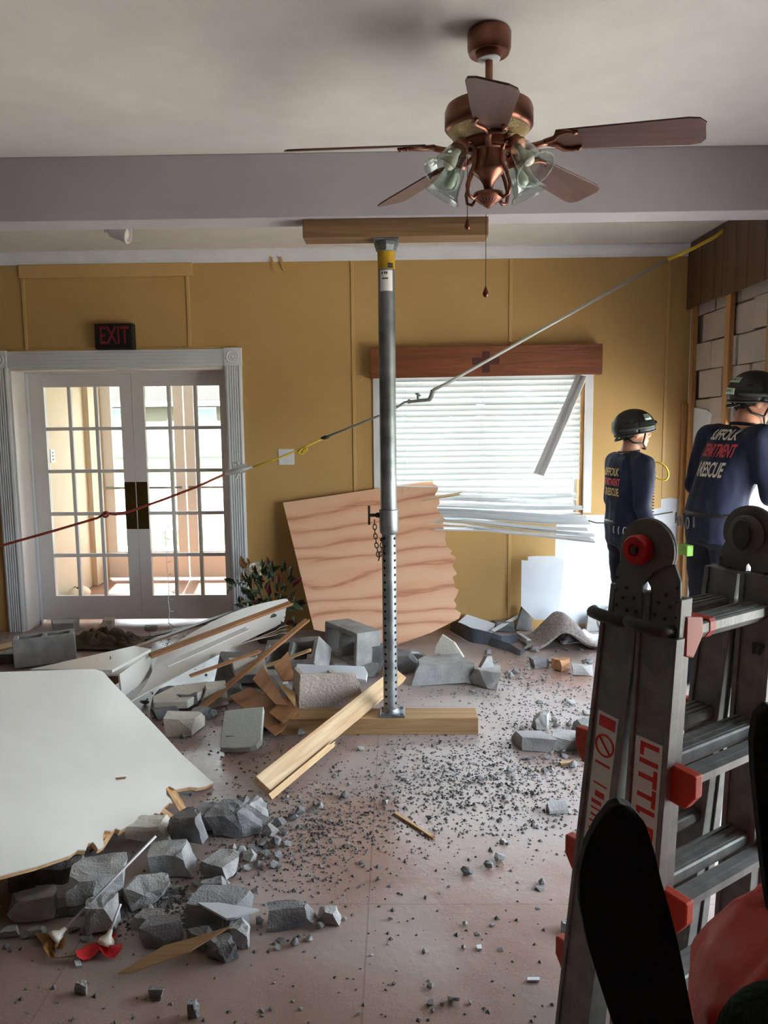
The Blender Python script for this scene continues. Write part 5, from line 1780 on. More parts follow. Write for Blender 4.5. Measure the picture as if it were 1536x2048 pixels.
# crumbs nobody could count
g = G()
for k in range(9000):
    t = rs.random()
    if t < 0.34:
        x, y = rs.gauss(960, 150), rs.gauss(1560, 60)
    elif t < 0.52:
        x, y = rs.gauss(580, 110), rs.gauss(1660, 60)
    elif t < 0.64:
        x, y = rs.gauss(340, 70), rs.gauss(1820, 28)
    elif t < 0.74:
        x, y = rs.gauss(1080, 80), rs.gauss(1420, 50)
    elif t < 0.80:
        x, y = rs.gauss(980, 90), rs.gauss(1360, 20)
    elif t < 0.84:
        x, y = rs.gauss(250, 120), rs.gauss(1275, 12)
    elif t < 0.92:
        x, y = rs.gauss(520, 120), rs.gauss(1430, 40)
    else:
        x, y = rs.uniform(-60, 1500), rs.uniform(1400, 2200)
    if y < 1255 or x > 1600:
        continue
    p = atz(x, y, 0.0)
    if p.x > XR - 0.1 or p.y > YB - 0.05 or covered(p.x, p.y):
        continue
    r_ = abs(rs.gauss(0.0035, 0.0028)) + 0.0018
    a = rs.uniform(0, 6.28)
    c_, s_ = cos(a) * r_, sin(a) * r_
    h = r_ * rs.uniform(0.5, 1.2)
    e = rs.uniform(0.5, 1)
    b = len(g.v)
    g.v += [p + V((c_, s_, 0)), p + V((-s_ * e, c_ * e, 0)), p + V((-c_, -s_, 0)), p + V((s_, -c_, 0)), p + V((c_ * 0.2, s_ * 0.3, h))]
    g.f += [(b, b + 1, b + 4), (b + 1, b + 2, b + 4), (b + 2, b + 3, b + 4), (b + 3, b, b + 4)]
    g.mi += [0] * 4
tag(g.build('rubble_crumbs', M['gravel']), 'fine grey rubble crumbs and grit strewn over the floor', 'grit', kind='stuff')
# white slivers and scraps
P = [(396, 1805), (440, 1803), (518, 1812), (470, 1824), (452, 1824)]
tag(sheet('wallboard_sliver', [atz(x, y, 0.105 + 0.004 * i) for i, (x, y) in enumerate(P)], 0.008, M['drywall'], normal=(0, -0.1, 1)), 'pointed white wallboard sliver on a dark foreground chunk', 'sliver')
for k, (pp, lab) in enumerate((([(148, 1920), (160, 1918), (164, 1930), (152, 1932)], 'tiny white scrap on the floor below the balloon sticks'), ([(952, 1890), (962, 1888), (964, 1897), (955, 1897)], 'tiny white scrap in the middle of the bare floor'), ([(1055, 1954), (1079, 1954), (1079, 1960), (1055, 1960)], 'little white stub on the floor near the strap'), ([(70, 1290), (92, 1287), (90, 1294), (72, 1296)], 'white scrap beside the lone block'))):
    tag(sheet('white_scrap', [atz(x, y, 0.008) for x, y in pp], 0.006, M['drywall'], normal=(0, 0, 1)), lab, 'scrap')

# ---- burst balloons on sticks
def balloon_stick(x0, y0, z0, x1, y1, z1, m_, lab, sd_):
    a_, b_ = atz(x0, y0, z0), atz(x1, y1, z1)
    t_ = thing('balloon_stick', lab, 'balloon stick', (a_.x, a_.y, 0))
    d_ = (b_ - a_).normalized()
    G().tube([a_, b_], 0.0042, 8).build('stick', M['white'], t_, smooth='all')
    fr_ = frame(a_, d_.orthogonal(), -d_)
    pr_ = [(0.006, -0.02), (0.010, -0.002), (0.024, 0.010), (0.028, 0.024)]
    G().lathe(pr_ + [(r - 0.002, z) for r, z in reversed(pr_)], 18, fr_, caps=False).build('cup', M['bulb'], t_, smooth='all')
    rr_ = random.Random(sd_)

    def flap(u, v):
        a2 = 2 * pi * u
        r2 = 0.02 + 0.075 * v * (0.6 + 0.4 * sin(3 * a2 + sd_))
        p_ = fr_ @ V((r2 * cos(a2), r2 * sin(a2) * 0.7, 0.022 + 0.02 * v))
        p_.z = max(0.006 + 0.012 * (1 + sin(5 * a2 + 3 * v)), p_.z - 0.05 * v)
        return p_
    G().grid(26, 6, flap).build('burst_balloon', m_, t_, smooth='all')
    return t_


balloon_stick(121, 1866, 0.035, 312, 1672, 0.24, M['leaf_tan'], 'long white balloon stick with a tan burst balloon leaning over the rubble', 1)
balloon_stick(217, 1872, 0.04, 241, 1808, 0.12, M['rose_red'], 'white balloon stick with a red burst balloon between foreground chunks', 4)
rb_ = [atz(x, y, 0.012) for x, y in ((125, 1885), (102, 1905), (112, 1918), (150, 1914), (168, 1898), (190, 1890))]
g = G()
g.grid(18, 3, lambda u, v: (lambda t, i: rb_[i].lerp(rb_[i + 1], t - i))(u * 4.999, min(int(u * 4.999), 4)) + V((0, 0.012 * (v - 0.5), 0.004 + 0.012 * (v - 0.5) * sin(9 * u))), close=0.001)
tag(g.build('ribbon', M['leaf_tan'], smooth='all'), 'curled tan ribbon on the floor below the white cup', 'ribbon')

# ---- flower arrangement knocked against the wall
fl = thing('flower_arrangement', 'toppled artificial flower arrangement with white rose beside the door casing', 'flowers', atz(545, 1262, 0))
fc = atz(548, 1258, 0.0)
rs = random.Random(14)
lme = None
for k in range(130):
    u, v = rs.uniform(-1, 1), rs.random()
    if k < 100:
        x, y = 548 + 48 * u * (0.55 + 0.45 * (1 - abs(v - 0.4))), 1255 - 112 * v
    else:
        x, y = rs.gauss(505, 16), rs.gauss(1170, 26)
    p = aty(x, y, 5.62 + rs.uniform(-0.16, 0.14))
    if p.z < 0.02:
        continue
    d = (p - V((fc.x, 5.62, 0.15)) + V((rs.uniform(-.2, .2), rs.uniform(-.25, .05), rs.uniform(-.2, .25)))).normalized()
    mt = frame(p, d, V((rs.uniform(-.6, .6), -1, rs.uniform(0, 1))))
    mm = ('leaf', 'leaf', 'leaf', 'leaf', 'leaf', 'leaf_red', 'leaf')[k % 7]
    if k > 110 and k % 3 == 0:
        mm = 'leaf_tan'
    L, W_ = 0.085, 0.036
    vv = [(0, 0, 0), (L * 0.35, W_ / 2, 0.008), (L * 0.35, 0, -0.002), (L * 0.35, -W_ / 2, 0.008), (L * 0.7, W_ * 0.38, 0.004), (L * 0.7, 0, -0.006), (L * 0.7, -W_ * 0.38, 0.004), (L, 0, -0.016)]
    fs = [(0, 2, 1), (0, 3, 2), (1, 2, 5, 4), (2, 3, 6, 5), (4, 5, 7), (5, 6, 7)]
    me = bpy.data.meshes.get('leaf_' + mm) or None
    if me is None:
        me = bpy.data.meshes.new('leaf_' + mm)
        me.from_pydata(vv, [], fs)
        me.materials.append(M[mm])
    link('leaf', me, mt @ Matrix.Scale(rs.uniform(0.7, 1.3), 4), fl)


def bloom(name, p, r_, m_, parent, d=(0, -1, 0.4), n_=14):
    d = V(d).normalized()
    for k in range(n_):
        ring_ = k // 5
        a_ = k * 2.4
        fr_ = frame(p, d.orthogonal(), d) @ Matrix.Rotation(a_, 4, 'Z')
        rr_ = r_ * (0.35 + 0.32 * ring_)
        g_ = G().grid(5, 4, lambda u, v: fr_ @ V((rr_ * (0.25 + 0.75 * v ** 0.6), rr_ * 1.1 * (u - 0.5) * (1.2 - 0.3 * v), r_ * (0.9 * v - 0.25 * ring_ + 0.12 * (1 - (2 * u - 1) ** 2) - 0.45 * v * v * (0.4 + 0.3 * ring_)))), close=0.0015)
        g_.build(name, m_, parent, smooth='all')


rz_ = aty(508, 1140, 5.55)
bloom('petal', rz_, 0.065, M['rose_white'], fl, (-0.2, -1, 0.5))
bloom('petal', aty(515, 1160, 5.56), 0.04, M['rose_white'], fl, (0.2, -1, 0.2), 8)
G().tube([rz_, aty(520, 1185, 5.6), aty(540, 1240, 5.62)], 0.006, 6).build('stem', M['leaf'], fl, smooth='all')
g = G().tube([aty(500, 1170, 5.56), aty(482, 1165, 5.5), aty(466, 1168, 5.46), aty(456, 1182, 5.44)], 0.004, 6)
fern = g.build('fern_stem', M['leaf'], fl, smooth='all')
lm = bpy.data.meshes['leaf_leaf']
for k in range(12):
    t = k / 11
    p = aty(500 - 44 * t, 1170 - 8 * sin(pi * t) + 12 * t * t, 5.56 - 0.12 * t)
    link('leaf', lm, frame(p, V((-0.3, -0.2, (-1) ** k)), (0, -1, 0.2)) @ Matrix.Scale(0.35, 4), fern)
G().lathe([(0.09, 0.0), (0.11, 0.10), (0.12, 0.11)], 18, Matrix.Translation((fc.x + 0.02, 5.66, 0.0))).build('pot', M['cloth'], fl, smooth=True)

# ---- single red rose caught on the wallboard edge
ra, rb2 = aty(1172, 1040, 5.90), aty(1212, 1046, 5.86)
rd = thing('artificial_rose', 'single red artificial rose resting by the torn wallboard', 'flower', ra)
G().tube([ra, ra.lerp(rb2, 0.5) + V((0, 0, -0.01)), rb2, aty(1345, 1024, 5.92)], 0.005, 6).build('stem', M['leaf'], rd, smooth='all')
bloom('petal', aty(1213, 1048, 5.82), 0.035, M['rose_red'], rd, (0.3, -0.8, -0.6), 9)
link('leaf', lm, frame(ra, (-0.9, -0.2, 0.1), (0, -1, 0.6)) @ Matrix.Scale(1.1, 4), rd)
# ================================================================== PEOPLE
def remesh(g, voxel, smooth=4, fac=0.5):
    me = bpy.data.meshes.new('tmp_figure')
    me.from_pydata([tuple(p) for p in g.v], [], g.f)
    o = bpy.data.objects.new('tmp_figure', me)
    r = o.modifiers.new('r', 'REMESH')
    r.mode = 'VOXEL'
    r.voxel_size = voxel
    sm = o.modifiers.new('s', 'SMOOTH')
    sm.iterations, sm.factor = smooth, fac
    out = bake(o)
    bpy.data.meshes.remove(me)
    out.polygons.foreach_set('use_smooth', [True] * len(out.polygons))
    return out


def limb(g, pts, radii, seg=14):
    """tapered chain with balls at the joints"""
    pts = [V(p) for p in pts]
    for a, b, ra, rb in zip(pts, pts[1:], radii, radii[1:]):
        g.tube([a, b], [ra, rb], seg)
    for p, r in zip(pts, radii):
        g.ball(p, r, 14, 10)


def loft(g, rings, seg=20):
    """rings: (centre, half-width x, half-depth y) stacked upwards in local space"""
    vv, fs = [], []
    for c, rx, ry in rings:
        for k in range(seg):
            a = 2 * pi * k / seg
            cx, sy = cos(a), sin(a)
            e = 0.8
            vv.append(V(c) + V((rx * math.copysign(abs(cx) ** e, cx), ry * math.copysign(abs(sy) ** e, sy), 0)))
    n = len(rings)
    for i in range(n - 1):
        for k in range(seg):
            a, b = i * seg, (i + 1) * seg
            fs.append((a + k, a + (k + 1) % seg, b + (k + 1) % seg, b + k))
    fs.append(tuple(reversed(range(seg))))
    fs.append(tuple(range((n - 1) * seg, n * seg)))
    g._add(vv, fs)


def hand(g, wrist, d, palm_n, sc_=1.0):
    """palm, four bent fingers and a thumb leaving the palm's side"""
    d = V(d).normalized()
    n_ = V(palm_n)
    n_ = (n_ - d * n_.dot(d)).normalized()
    side = d.cross(n_)
    w = V(wrist)
    for k in range(4):
        off = side * (k - 1.5) * 0.021 * sc_
        base = w + d * 0.085 * sc_ + off
        limb(g, [w + d * 0.01 + off * 0.6, base], [0.019 * sc_, 0.0135 * sc_], 8)
        ln = (0.072, 0.082, 0.077, 0.060)[k] * sc_
        p1 = base + (d * 0.9 + n_ * 0.35).normalized() * ln * 0.45
        p2 = p1 + (d * 0.6 + n_ * 0.75).normalized() * ln * 0.33
        p3 = p2 + (d * 0.25 + n_ * 0.95).normalized() * ln * 0.25
        limb(g, [base, p1, p2, p3], [0.0105 * sc_, 0.0095 * sc_, 0.0088 * sc_, 0.0078 * sc_], 8)
    t0 = w + d * 0.025 * sc_ - side * 0.028 * sc_
    t1 = t0 + (d * 0.6 - side * 0.65 + n_ * 0.35).normalized() * 0.042 * sc_
    t2 = t1 + (d * 0.85 - side * 0.1 + n_ * 0.45).normalized() * 0.032 * sc_
    limb(g, [t0, t1, t2], [0.015 * sc_, 0.0115 * sc_, 0.0095 * sc_], 8)


def spine(lean):
    """maps an upright local point to the leaning body: everything above the hips tips forward"""
    def f(p):
        p = V(p)
        if p.z > 0.95:
            h = V((0, 0, 0.95))
            t = min(1.0, (p.z - 0.95) / 0.3)
            return h + Matrix.Rotation(-rad(lean) * t, 3, 'X') @ (p - h)
        return p
    return f


def person(label, loc, theta, scale, lean, legs, arms, head_yaw, head_pitch, texts, glove=True, voxel=0.0085):
    """built facing local +Y, right hand at +X; legs/arms are joint lists for (left, right)"""
    root = thing('person', label, 'person', loc)
    T = Matrix.Translation(V(loc)) @ Matrix.Rotation(rad(theta), 4, 'Z') @ Matrix.Scale(scale, 4)
    S = spine(lean)
    HR = Matrix.Rotation(rad(head_yaw), 3, 'Z') @ Matrix.Rotation(rad(head_pitch), 3, 'X')
    neck = S((0, 0.0, 1.47))
    hc = neck + Matrix.Rotation(rad(-lean * 0.5), 3, 'X') @ V((0, 0.035, 0.138))
    H = lambda p: hc + HR @ V(p)

    # ---- body: one continuous skin surface
    g = G()
    tr = [((0, -0.005, 0.86), 0.15, 0.105), ((0, -0.01, 0.95), 0.165, 0.115), ((0, 0.0, 1.06), 0.145, 0.10), ((0, 0.0, 1.2), 0.155, 0.105), ((0, 0.0, 1.33), 0.175, 0.115), ((0, -0.005, 1.42), 0.165, 0.095), ((0, -0.005, 1.475), 0.08, 0.065)]
    loft(g, [(S(c), a, b) for c, a, b in tr])
    limb(g, [S((0, -0.01, 1.44)), neck + V((0, 0.005, 0.03)), H((0, -0.02, -0.06))], [0.062, 0.058, 0.055])
    # head: skull, jaw, nose, brow, ears
    gh = G()
    gh.ball((0, -0.005, 0.025), (0.076, 0.096, 0.098), 20, 14)
    gh.ball((0, 0.03, -0.045), (0.056, 0.062, 0.068), 16, 10)
    gh.ball((0, 0.062, -0.085), (0.032, 0.028, 0.026), 12, 8)
    gh.tube([(0, 0.088, 0.02), (0, 0.105, -0.025), (0, 0.100, -0.035)], [0.010, 0.015, 0.011], 8)
    gh.tube([(-0.045, 0.083, 0.028), (0, 0.092, 0.026), (0.045, 0.083, 0.028)], [0.010, 0.011, 0.010], 8)
    gh.tube([(-0.022, 0.088, -0.06), (0, 0.095, -0.058), (0.022, 0.088, -0.06)], [0.006, 0.008, 0.006], 8)
    for sx in (-1, 1):
        gh.ball((sx * 0.082, -0.008, -0.012), (0.012, 0.022, 0.034), 10, 8)
    g.v += [H(p) for p in gh.v]
    off = len(g.v) - len(gh.v)
    g.f += [tuple(off + i for i in f) for f in gh.f]
    g.mi += [0] * len(gh.f)
    for (hip, knee, ank) in legs:
        limb(g, [hip, knee, ank], [0.080, 0.052, 0.036])
        limb(g, [V(ank) + V((0, -0.01, -0.03)), V(ank) + V((0, 0.12, -0.05))], [0.035, 0.03])
    for (sh, el, wr, hd, pn) in arms:
        limb(g, [S((0.08 if sh[0] > 0 else -0.08, 0, 1.40)), sh, el, wr], [0.06, 0.052, 0.038, 0.027])
        hand(g, wr, hd, pn)
    me = remesh(g, voxel, 5)
    me.materials.append(M['skin'])
    link('body', me, T, root)

    # ---- shirt
    g = G()
    tr = [((0, -0.005, 0.84), 0.178, 0.135), ((0, -0.01, 0.95), 0.182, 0.137), ((0, -0.005, 1.06), 0.172, 0.126), ((0, -0.005, 1.2), 0.178, 0.128), ((0, -0.005, 1.33), 0.192, 0.132), ((0, -0.008, 1.42), 0.180, 0.11), ((0, -0.005, 1.472), 0.092, 0.078)]
    loft(g, [(S(c), a, b) for c, a, b in tr])
    for (sh, el, wr, hd, pn) in arms:
        limb(g, [S((0.08 if sh[0] > 0 else -0.08, 0, 1.40)), sh, el, wr], [0.075, 0.074, 0.058, 0.044])
    sme = remesh(g, 0.011, 7)
    for v, nrm in zip(sme.vertices, [v.normal.copy() for v in sme.vertices]):
        c = v.co.copy()
        f = noise.noise(V((c.x * 9, c.y * 9, c.z * 5))) * 0.011 + noise.noise(V((c.x * 22 + 3, c.y * 22, c.z * 9 + c.x * 14))) * 0.006
        v.co = c + nrm * f
    sme.materials.append(M['navy'])
    shirt = link('shirt', sme, T, root)
    bvh = BVHTree.FromPolygons([v.co.copy() for v in sme.vertices], [tuple(p.vertices) for p in sme.polygons])
    # printed back lettering laid onto the cloth
    for (txt, size, z, mm, sx) in texts:
        tme = text_mesh(txt, size, 0.0, 0.002)
        bm = bmesh.new()
        bm.from_mesh(tme)
        bmesh.ops.triangulate(bm, faces=bm.faces)
        bmesh.ops.subdivide_edges(bm, edges=[e for e in bm.edges if e.calc_length() > 0.02], cuts=2)
        for v in bm.verts:
            o_ = S((v.co.x * sx, -0.4, z + v.co.y))
            o_ = V((o_.x, -0.5, o_.z))
            hit = bvh.ray_cast(o_, V((0, 1, 0)))
            y = hit[0].y - 0.003 if hit[0] is not None else -0.1
            v.co = V((o_.x, y, o_.z))
        bm.to_mesh(tme)
        bm.free()
        tme.materials.clear()
        tme.materials.append(mm)
        link('back_print', tme, T, shirt)
    # collar
    ring = [S((0.076 * cos(a), 0.064 * sin(a) - 0.004, 1.474 + 0.006 * sin(a))) for a in [2 * pi * k / 24 for k in range(24)]]
    G().tube([T @ p for p in ring], 0.009 * scale, 8, closed=True).build('collar', M['navy'], shirt, smooth='all')

    # ---- trousers
    g = G()
    loft(g, [((0, -0.008, 0.82), 0.16, 0.115), ((0, -0.01, 0.92), 0.168, 0.122), ((0, -0.008, 1.0), 0.160, 0.115)])
    for (hip, knee, ank) in legs:
        limb(g, [hip, knee, V(ank) + V((0, -0.005, -0.02))], [0.105, 0.082, 0.075])
    tme = remesh(g, 0.012, 7)
    for v, nrm in zip(tme.vertices, [v.normal.copy() for v in tme.vertices]):
        c = v.co.copy()
        v.co = c + nrm * (noise.noise(V((c.x * 12, c.y * 12, c.z * 6))) * 0.012 + 0.007 * noise.noise(V((c.x * 9, c.y * 9, c.z * 22))))
    tme.materials.append(M['navy_trouser'])
    tr_ = link('trousers', tme, T, root)
    ring = [V((0.172 * cos(a), 0.128 * sin(a) - 0.008, 0.985)) for a in [2 * pi * k / 28 for k in range(28)]]
    G().tube([T @ p for p in ring], 0.016 * scale, 6, closed=True).build('belt', M['black'], tr_, smooth='all')

    # ---- boots
    for (hip, knee, ank) in legs:
        a = V(ank)
        g = G()
        limb(g, [a + V((0, -0.005, 0.10)), a + V((0, -0.005, 0.0))], [0.052, 0.050])
        limb(g, [a + V((0, -0.03, -0.045)), a + V((0, 0.06, -0.045)), a + V((0, 0.15, -0.052))], [0.042, 0.044, 0.036])
        bme = remesh(g, 0.009, 4)
        for v in bme.vertices:
            v.co.z = max(v.co.z, a.z - 0.088)
        bme.materials.append(M['boot'])
        link('boot', bme, T, root)

    # ---- gloves
    if glove:
        for (sh, el, wr, hd, pn) in arms:
            g = G()
            hand(g, wr, hd, pn, 1.1)
            gm = remesh(g, 0.006, 2)
            gm.materials.append(M['glove'])
            link('glove', gm, T, root)

    # ---- hair cap, eyes, helmet
    HT = T @ Matrix.Translation(hc) @ HR.to_4x4()
    g = G()

    def hair(u, v):
        a = 2 * pi * u
        lo = -0.30 + 0.95 * max(0, sin(a)) - 0.62 * max(0, -sin(a)) ** 0.7
        ph = lo + (1.3 - lo) * v
        return V((0.0815 * cos(ph) * cos(a), -0.008 + 0.102 * cos(ph) * sin(a), 0.02 + 0.103 * sin(ph)))
    g.grid(40, 10, hair)
    g.build('hair', M['hair'], root, mtx=HT, smooth='all')
    for sx in (-1, 1):
        G().ball((sx * 0.032, 0.077, 0.008), 0.011, 10, 8).build('eye', M['bulb'], root, mtx=HT, smooth='all')

    A_, B_, C_ = 0.114, 0.147, 0.127

    def shell(u, v, k=1.0):
        a = 2 * pi * u
        fwd = sin(a)
        lo = -0.22 - 0.30 * max(0, -fwd) + 0.12 * max(0, fwd) - 0.12 * abs(cos(a))
        ph = lo + (pi / 2 - lo) * v
        rx = A_ * k * cos(ph)
        ry = B_ * k * cos(ph)
        return V((rx * cos(a), -0.008 + ry * sin(a), 0.036 + C_ * k * sin(ph)))
    hel = G().grid(48, 18, shell, close=0.006).build('helmet', M['helmet'], root, mtx=HT, smooth='all')
    rim = [shell(k / 48, 0, 1.01) for k in range(48)]
    G().tube(rim, 0.0055, 6, closed=True).build('helmet_rim', M['grip'], hel, mtx=HT, smooth='all')
    for sx in (-1, 1):      # side rails, vents
        pts = [shell(0.25 - sx * (0.25 + d), 0.16, 1.02) for d in (-0.15, -0.08, 0.0, 0.08, 0.14)]
        G().tube(pts, [0.006, 0.010, 0.011, 0.010, 0.006], 8).build('side_rail', M['grip'], hel, mtx=HT, smooth='all')
        for d in (-0.07, 0.0, 0.07):
            p = shell(0.25 - sx * (0.25 + d), 0.34, 1.012)
            q = shell(0.25 - sx * (0.25 + d + 0.03), 0.34, 1.012)
            G().tube([p, q], 0.0045, 6).build('vent', M['hole'], hel, mtx=HT, smooth='all')
    pts = [shell(0.25 + d, 0.20, 1.03) for d in (-0.035, 0, 0.035)]
    G().tube(pts, [0.010, 0.016, 0.010], 8).build('lamp_bracket', M['black'], hel, mtx=HT, smooth='all')
    # chin strap: down in front of and behind the ear to the chin
    for sx in (-1, 1):
        yv = V((sx * 0.086, 0.035, -0.075))
        G().tube([shell(0.25 - sx * 0.19, 0.0), V((sx * 0.088, 0.045, -0.03)), yv, V((sx * 0.05, 0.065, -0.108)), V((0, 0.075, -0.118))], 0.0065, 6).build('chin_strap', M['black'], hel, mtx=HT, smooth='all')
        G().tube([shell(0.25 - sx * 0.36, 0.0), V((sx * 0.084, -0.03, -0.07)), yv], 0.0065, 6).build('chin_strap', M['black'], hel, mtx=HT, smooth='all')
    pts = [shell(0.75 + d, 0.0, 1.0) + V((0, 0.004, -0.012 - 0.02 * (1 - abs(d) * 8))) for d in (-0.12, -0.06, 0, 0.06, 0.12)]
    G().tube(pts, 0.008, 6).build('nape_band', M['black'], hel, mtx=HT, smooth='all')

    def plate(u0, u1, v0, v1, txt):
        g_ = G().grid(8, 4, lambda u, v: shell(u0 + (u1 - u0) * u, v0 + (v1 - v0) * v, 1.022), close=0.002)
        o = g_.build('name_label', M['label'], hel, mtx=HT, smooth='all')
        tme = text_mesh(txt, 1.0, 0.0, 0.01)
        xs_ = [v.co.x for v in tme.vertices]
        x0_, x1_ = min(xs_), max(xs_)
        for v in tme.vertices:
            uu = (v.co.x - x0_) / (x1_ - x0_)
            vv_ = 0.5 + v.co.y * 0.62
            v.co = shell(u0 + (u1 - u0) * (0.1 + 0.8 * uu), v0 + (v1 - v0) * vv_, 1.024)
        tme.materials.clear()
        tme.materials.append(M['navy_trouser'])
        link('lettering', tme, HT, o)
    return root, T, HT, S, plate, shirt, tr_, hel


# ---- first rescuer, in profile before the mustard wall
f1 = atz(1246, 1318, 0.0)
root, T, HT, S, plate, shirt, tr_, hel = person(
    'person in navy shirt and black helmet standing in profile by the mustard wall', (f1.x + 0.02, f1.y + 0.05, 0), -79, 0.965, 0,
    [((-0.095, 0, 0.90), (-0.10, 0.03, 0.49), (-0.11, -0.02, 0.09)), ((0.095, 0, 0.90), (0.10, 0.02, 0.49), (0.11, -0.05, 0.09))],
    [((-0.205, 0, 1.395), (-0.25, 0.0, 1.12), (-0.22, 0.10, 0.90), (0.1, 0.3, -1), (1, 0.2, 0)),
     ((0.205, 0, 1.395), (0.245, -0.03, 1.12), (0.235, 0.08, 0.88), (-0.05, 0.3, -1), (-1, 0.2, 0))],
    -12, 0, [('SUFFOLK', 0.072, 1.335, M['print_yellow'], 0.62), ('DEPARTMENT', 0.066, 1.265, M['print_red'], 0.52), ('& RESCUE', 0.072, 1.195, M['print_yellow'], 0.62)])
plate(0.055, 0.155 - 0.02, 0.36, 0.56, 'ENGINE 1')
plate(0.64, 0.72, 0.10, 0.24, 'ENGINE 1')
plate(0.64, 0.72, 0.28, 0.42, 'RESCUE')
# yellow safety glasses hanging at the chest
c = V((0.05, 0.175, 1.335))
ring = [c + V((0.03 * cos(a), 0.035 + 0.045 * cos(a), 0.058 * sin(a) - 0.5 * 0.045 * cos(a))) for a in [2 * pi * k / 22 for k in range(22)]]
gl = G().tube([T @ p for p in ring], 0.0065, 8, closed=True).build('safety_glasses', M['cord_yellow'], shirt, smooth='all')
gl['label'] = 'yellow-framed safety glasses hung at the chest'
# coiled radio lead and microphone
P = [T @ V((0.09 + 0.012 * cos(t * 3.2), 0.135 + 0.012 * sin(t * 3.2), 1.30 - 0.011 * t)) for t in [k * 0.25 for k in range(110)]]
G().tube(P, 0.0028, 5).build('coiled_lead', M['black'], shirt, smooth='all')
g = G().box((-0.02, -0.012, -0.035), (0.02, 0.02, 0.035), T @ Matrix.Translation((0.09, 0.125, 1.31)))
g.build('microphone', M['black'], shirt, bevel=0.004)
for k in range(3):
    ring = [T @ (V((0.165 - 0.05 * k, -0.105 - 0.012 * k, 0.94)) + V((0.004 * k, 0.013 * cos(a), 0.028 * sin(a)))) for a in [2 * pi * q_ / 14 for q_ in range(14)]]
    G().tube(ring, 0.004, 6, closed=True).build('carabiner', M['galv'], tr_, smooth='all')

# ---- second rescuer, back turned, behind the ladder
f2_ = atz(1398, 1382, 0.0)
root2, T2, HT2, S2, plate2, shirt2, tr2, hel2 = person(
    'person in navy shirt and black helmet seen from behind beside the ladder', (f2_.x + 0.07, f2_.y + 0.02, 0), -76, 1.10, 17,
    [((-0.095, 0, 0.90), (-0.12, 0.03, 0.49), (-0.14, -0.04, 0.09)), ((0.095, 0, 0.90), (0.12, 0.04, 0.49), (0.15, 0.0, 0.09))],
    [((-0.205, 0.09, 1.385), (-0.25, 0.04, 1.12), (-0.20, 0.20, 0.98), (0.2, 0.8, -0.4), (0.8, -0.3, 0)),
     ((0.205, 0.09, 1.385), (0.25, 0.13, 1.10), (0.21, 0.37, 1.18), (-0.1, 0.9, 0.3), (-0.8, 0, 0.4))],
    -18, -14, [('SUFFOLK', 0.08, 1.30, M['print_white'], 0.62), ('DEPARTMENT', 0.074, 1.222, M['print_red'], 0.54), ('& RESCUE', 0.08, 1.145, M['print_white'], 0.62)])
plate2(0.71, 0.83, 0.14, 0.26, 'ENGINE 1')
plate2(0.72, 0.84, 0.38, 0.50, 'ENGINE 1')
g = G().box((-0.04, -0.02, -0.03), (0.04, 0.02, 0.03), T2 @ Matrix.Translation((-0.02, -0.165, 0.79)))
g.build('belt_pouch', M['lime'], tr2, bevel=0.006)['label'] = 'lime green belt pouch'
for k in range(6):
    c = V((-0.17 + 0.045 * k, -0.135 - 0.02 * sin(pi * k / 5), 0.945 - 0.012 * (k % 2)))
    ring = [T2 @ (c + V((0.012 * cos(a) * (1 if k % 2 else 0.3), 0.004, 0.03 * sin(a)))) for a in [2 * pi * q_ / 14 for q_ in range(14)]]
    G().tube(ring, 0.0045, 6, closed=True).build('carabiner', M['galv'], tr2, smooth='all')
# the gauge held in the right hand
hp = T2 @ V((0.19, 0.46, 1.24))
mt = Matrix.Translation(hp) @ Matrix.Rotation(rad(-40), 4, 'Z')
ht = thing('handheld_meter', 'grey handheld meter gripped by the person beside the ladder', 'meter', hp - V((0, 0, 0.06)))
G().box((-0.035, -0.02, -0.07), (0.035, 0.02, 0.08), mt).build('casing', M['galv'], ht, bevel=0.008)
G().box((-0.026, -0.0225, 0.0), (0.026, -0.0203, 0.06), mt).build('dial', M['red_plastic'], ht)
# ================================================================== FOREGROUND: LADDER AND BACKPACK
U, GD, UP = V((0.82, 0.57, 0)).normalized(), V((0.57, -0.82, 0)).normalized(), V((0, 0, 1))
HL = aty(1306, 1108, 1.72)
RW = 0.37                       # distance between the two hinge assemblies
HR_ = HL + U * RW
ld = thing('ladder', 'folded aluminium multi-position ladder with orange brackets standing at the right', 'ladder', (HL.x + U.x * RW / 2, HL.y + U.y * RW / 2, 0))
DB, DA = 0.255, 0.225
TA, TB = math.tan(rad(5.2)), math.tan(rad(1.8))


def lp(half, side, z, g_=0.0, u_=0.0):
    """point on a rail: half 0 = far leg A, 1 = near leg B; side 0 left, 1 right"""
    h = HL if side == 0 else HR_
    t = (TA, TB)[half]
    off = (-0.047, 0.047)[half]
    return V((h.x, h.y, 0)) + GD * (off + g_ - t * (h.z - z)) + U * u_ + UP * z


def rail(half, side):
    g_ = G()
    sgn = -1 if side == 0 else 1
    zt, zb = HL.z - 0.085, 0.015
    top, bot = lp(half, side, zt), lp(half, side, zb)
    x = (bot - top)
    mt_ = frame(top, x, U * sgn)          # local x down, z outward
    L = x.length
    w, t = 0.086, 0.030
    g_.box((0, -w / 2, -t / 2), (L, w / 2, t / 2))
    g_.box((0, -w / 2 - 0.003, -t / 2 - 0.006), (L, -w / 2 + 0.010, t / 2 + 0.005))
    g_.box((0, w / 2 - 0.010, -t / 2 - 0.006), (L, w / 2 + 0.003, t / 2 + 0.005))
    return g_, mt_, L


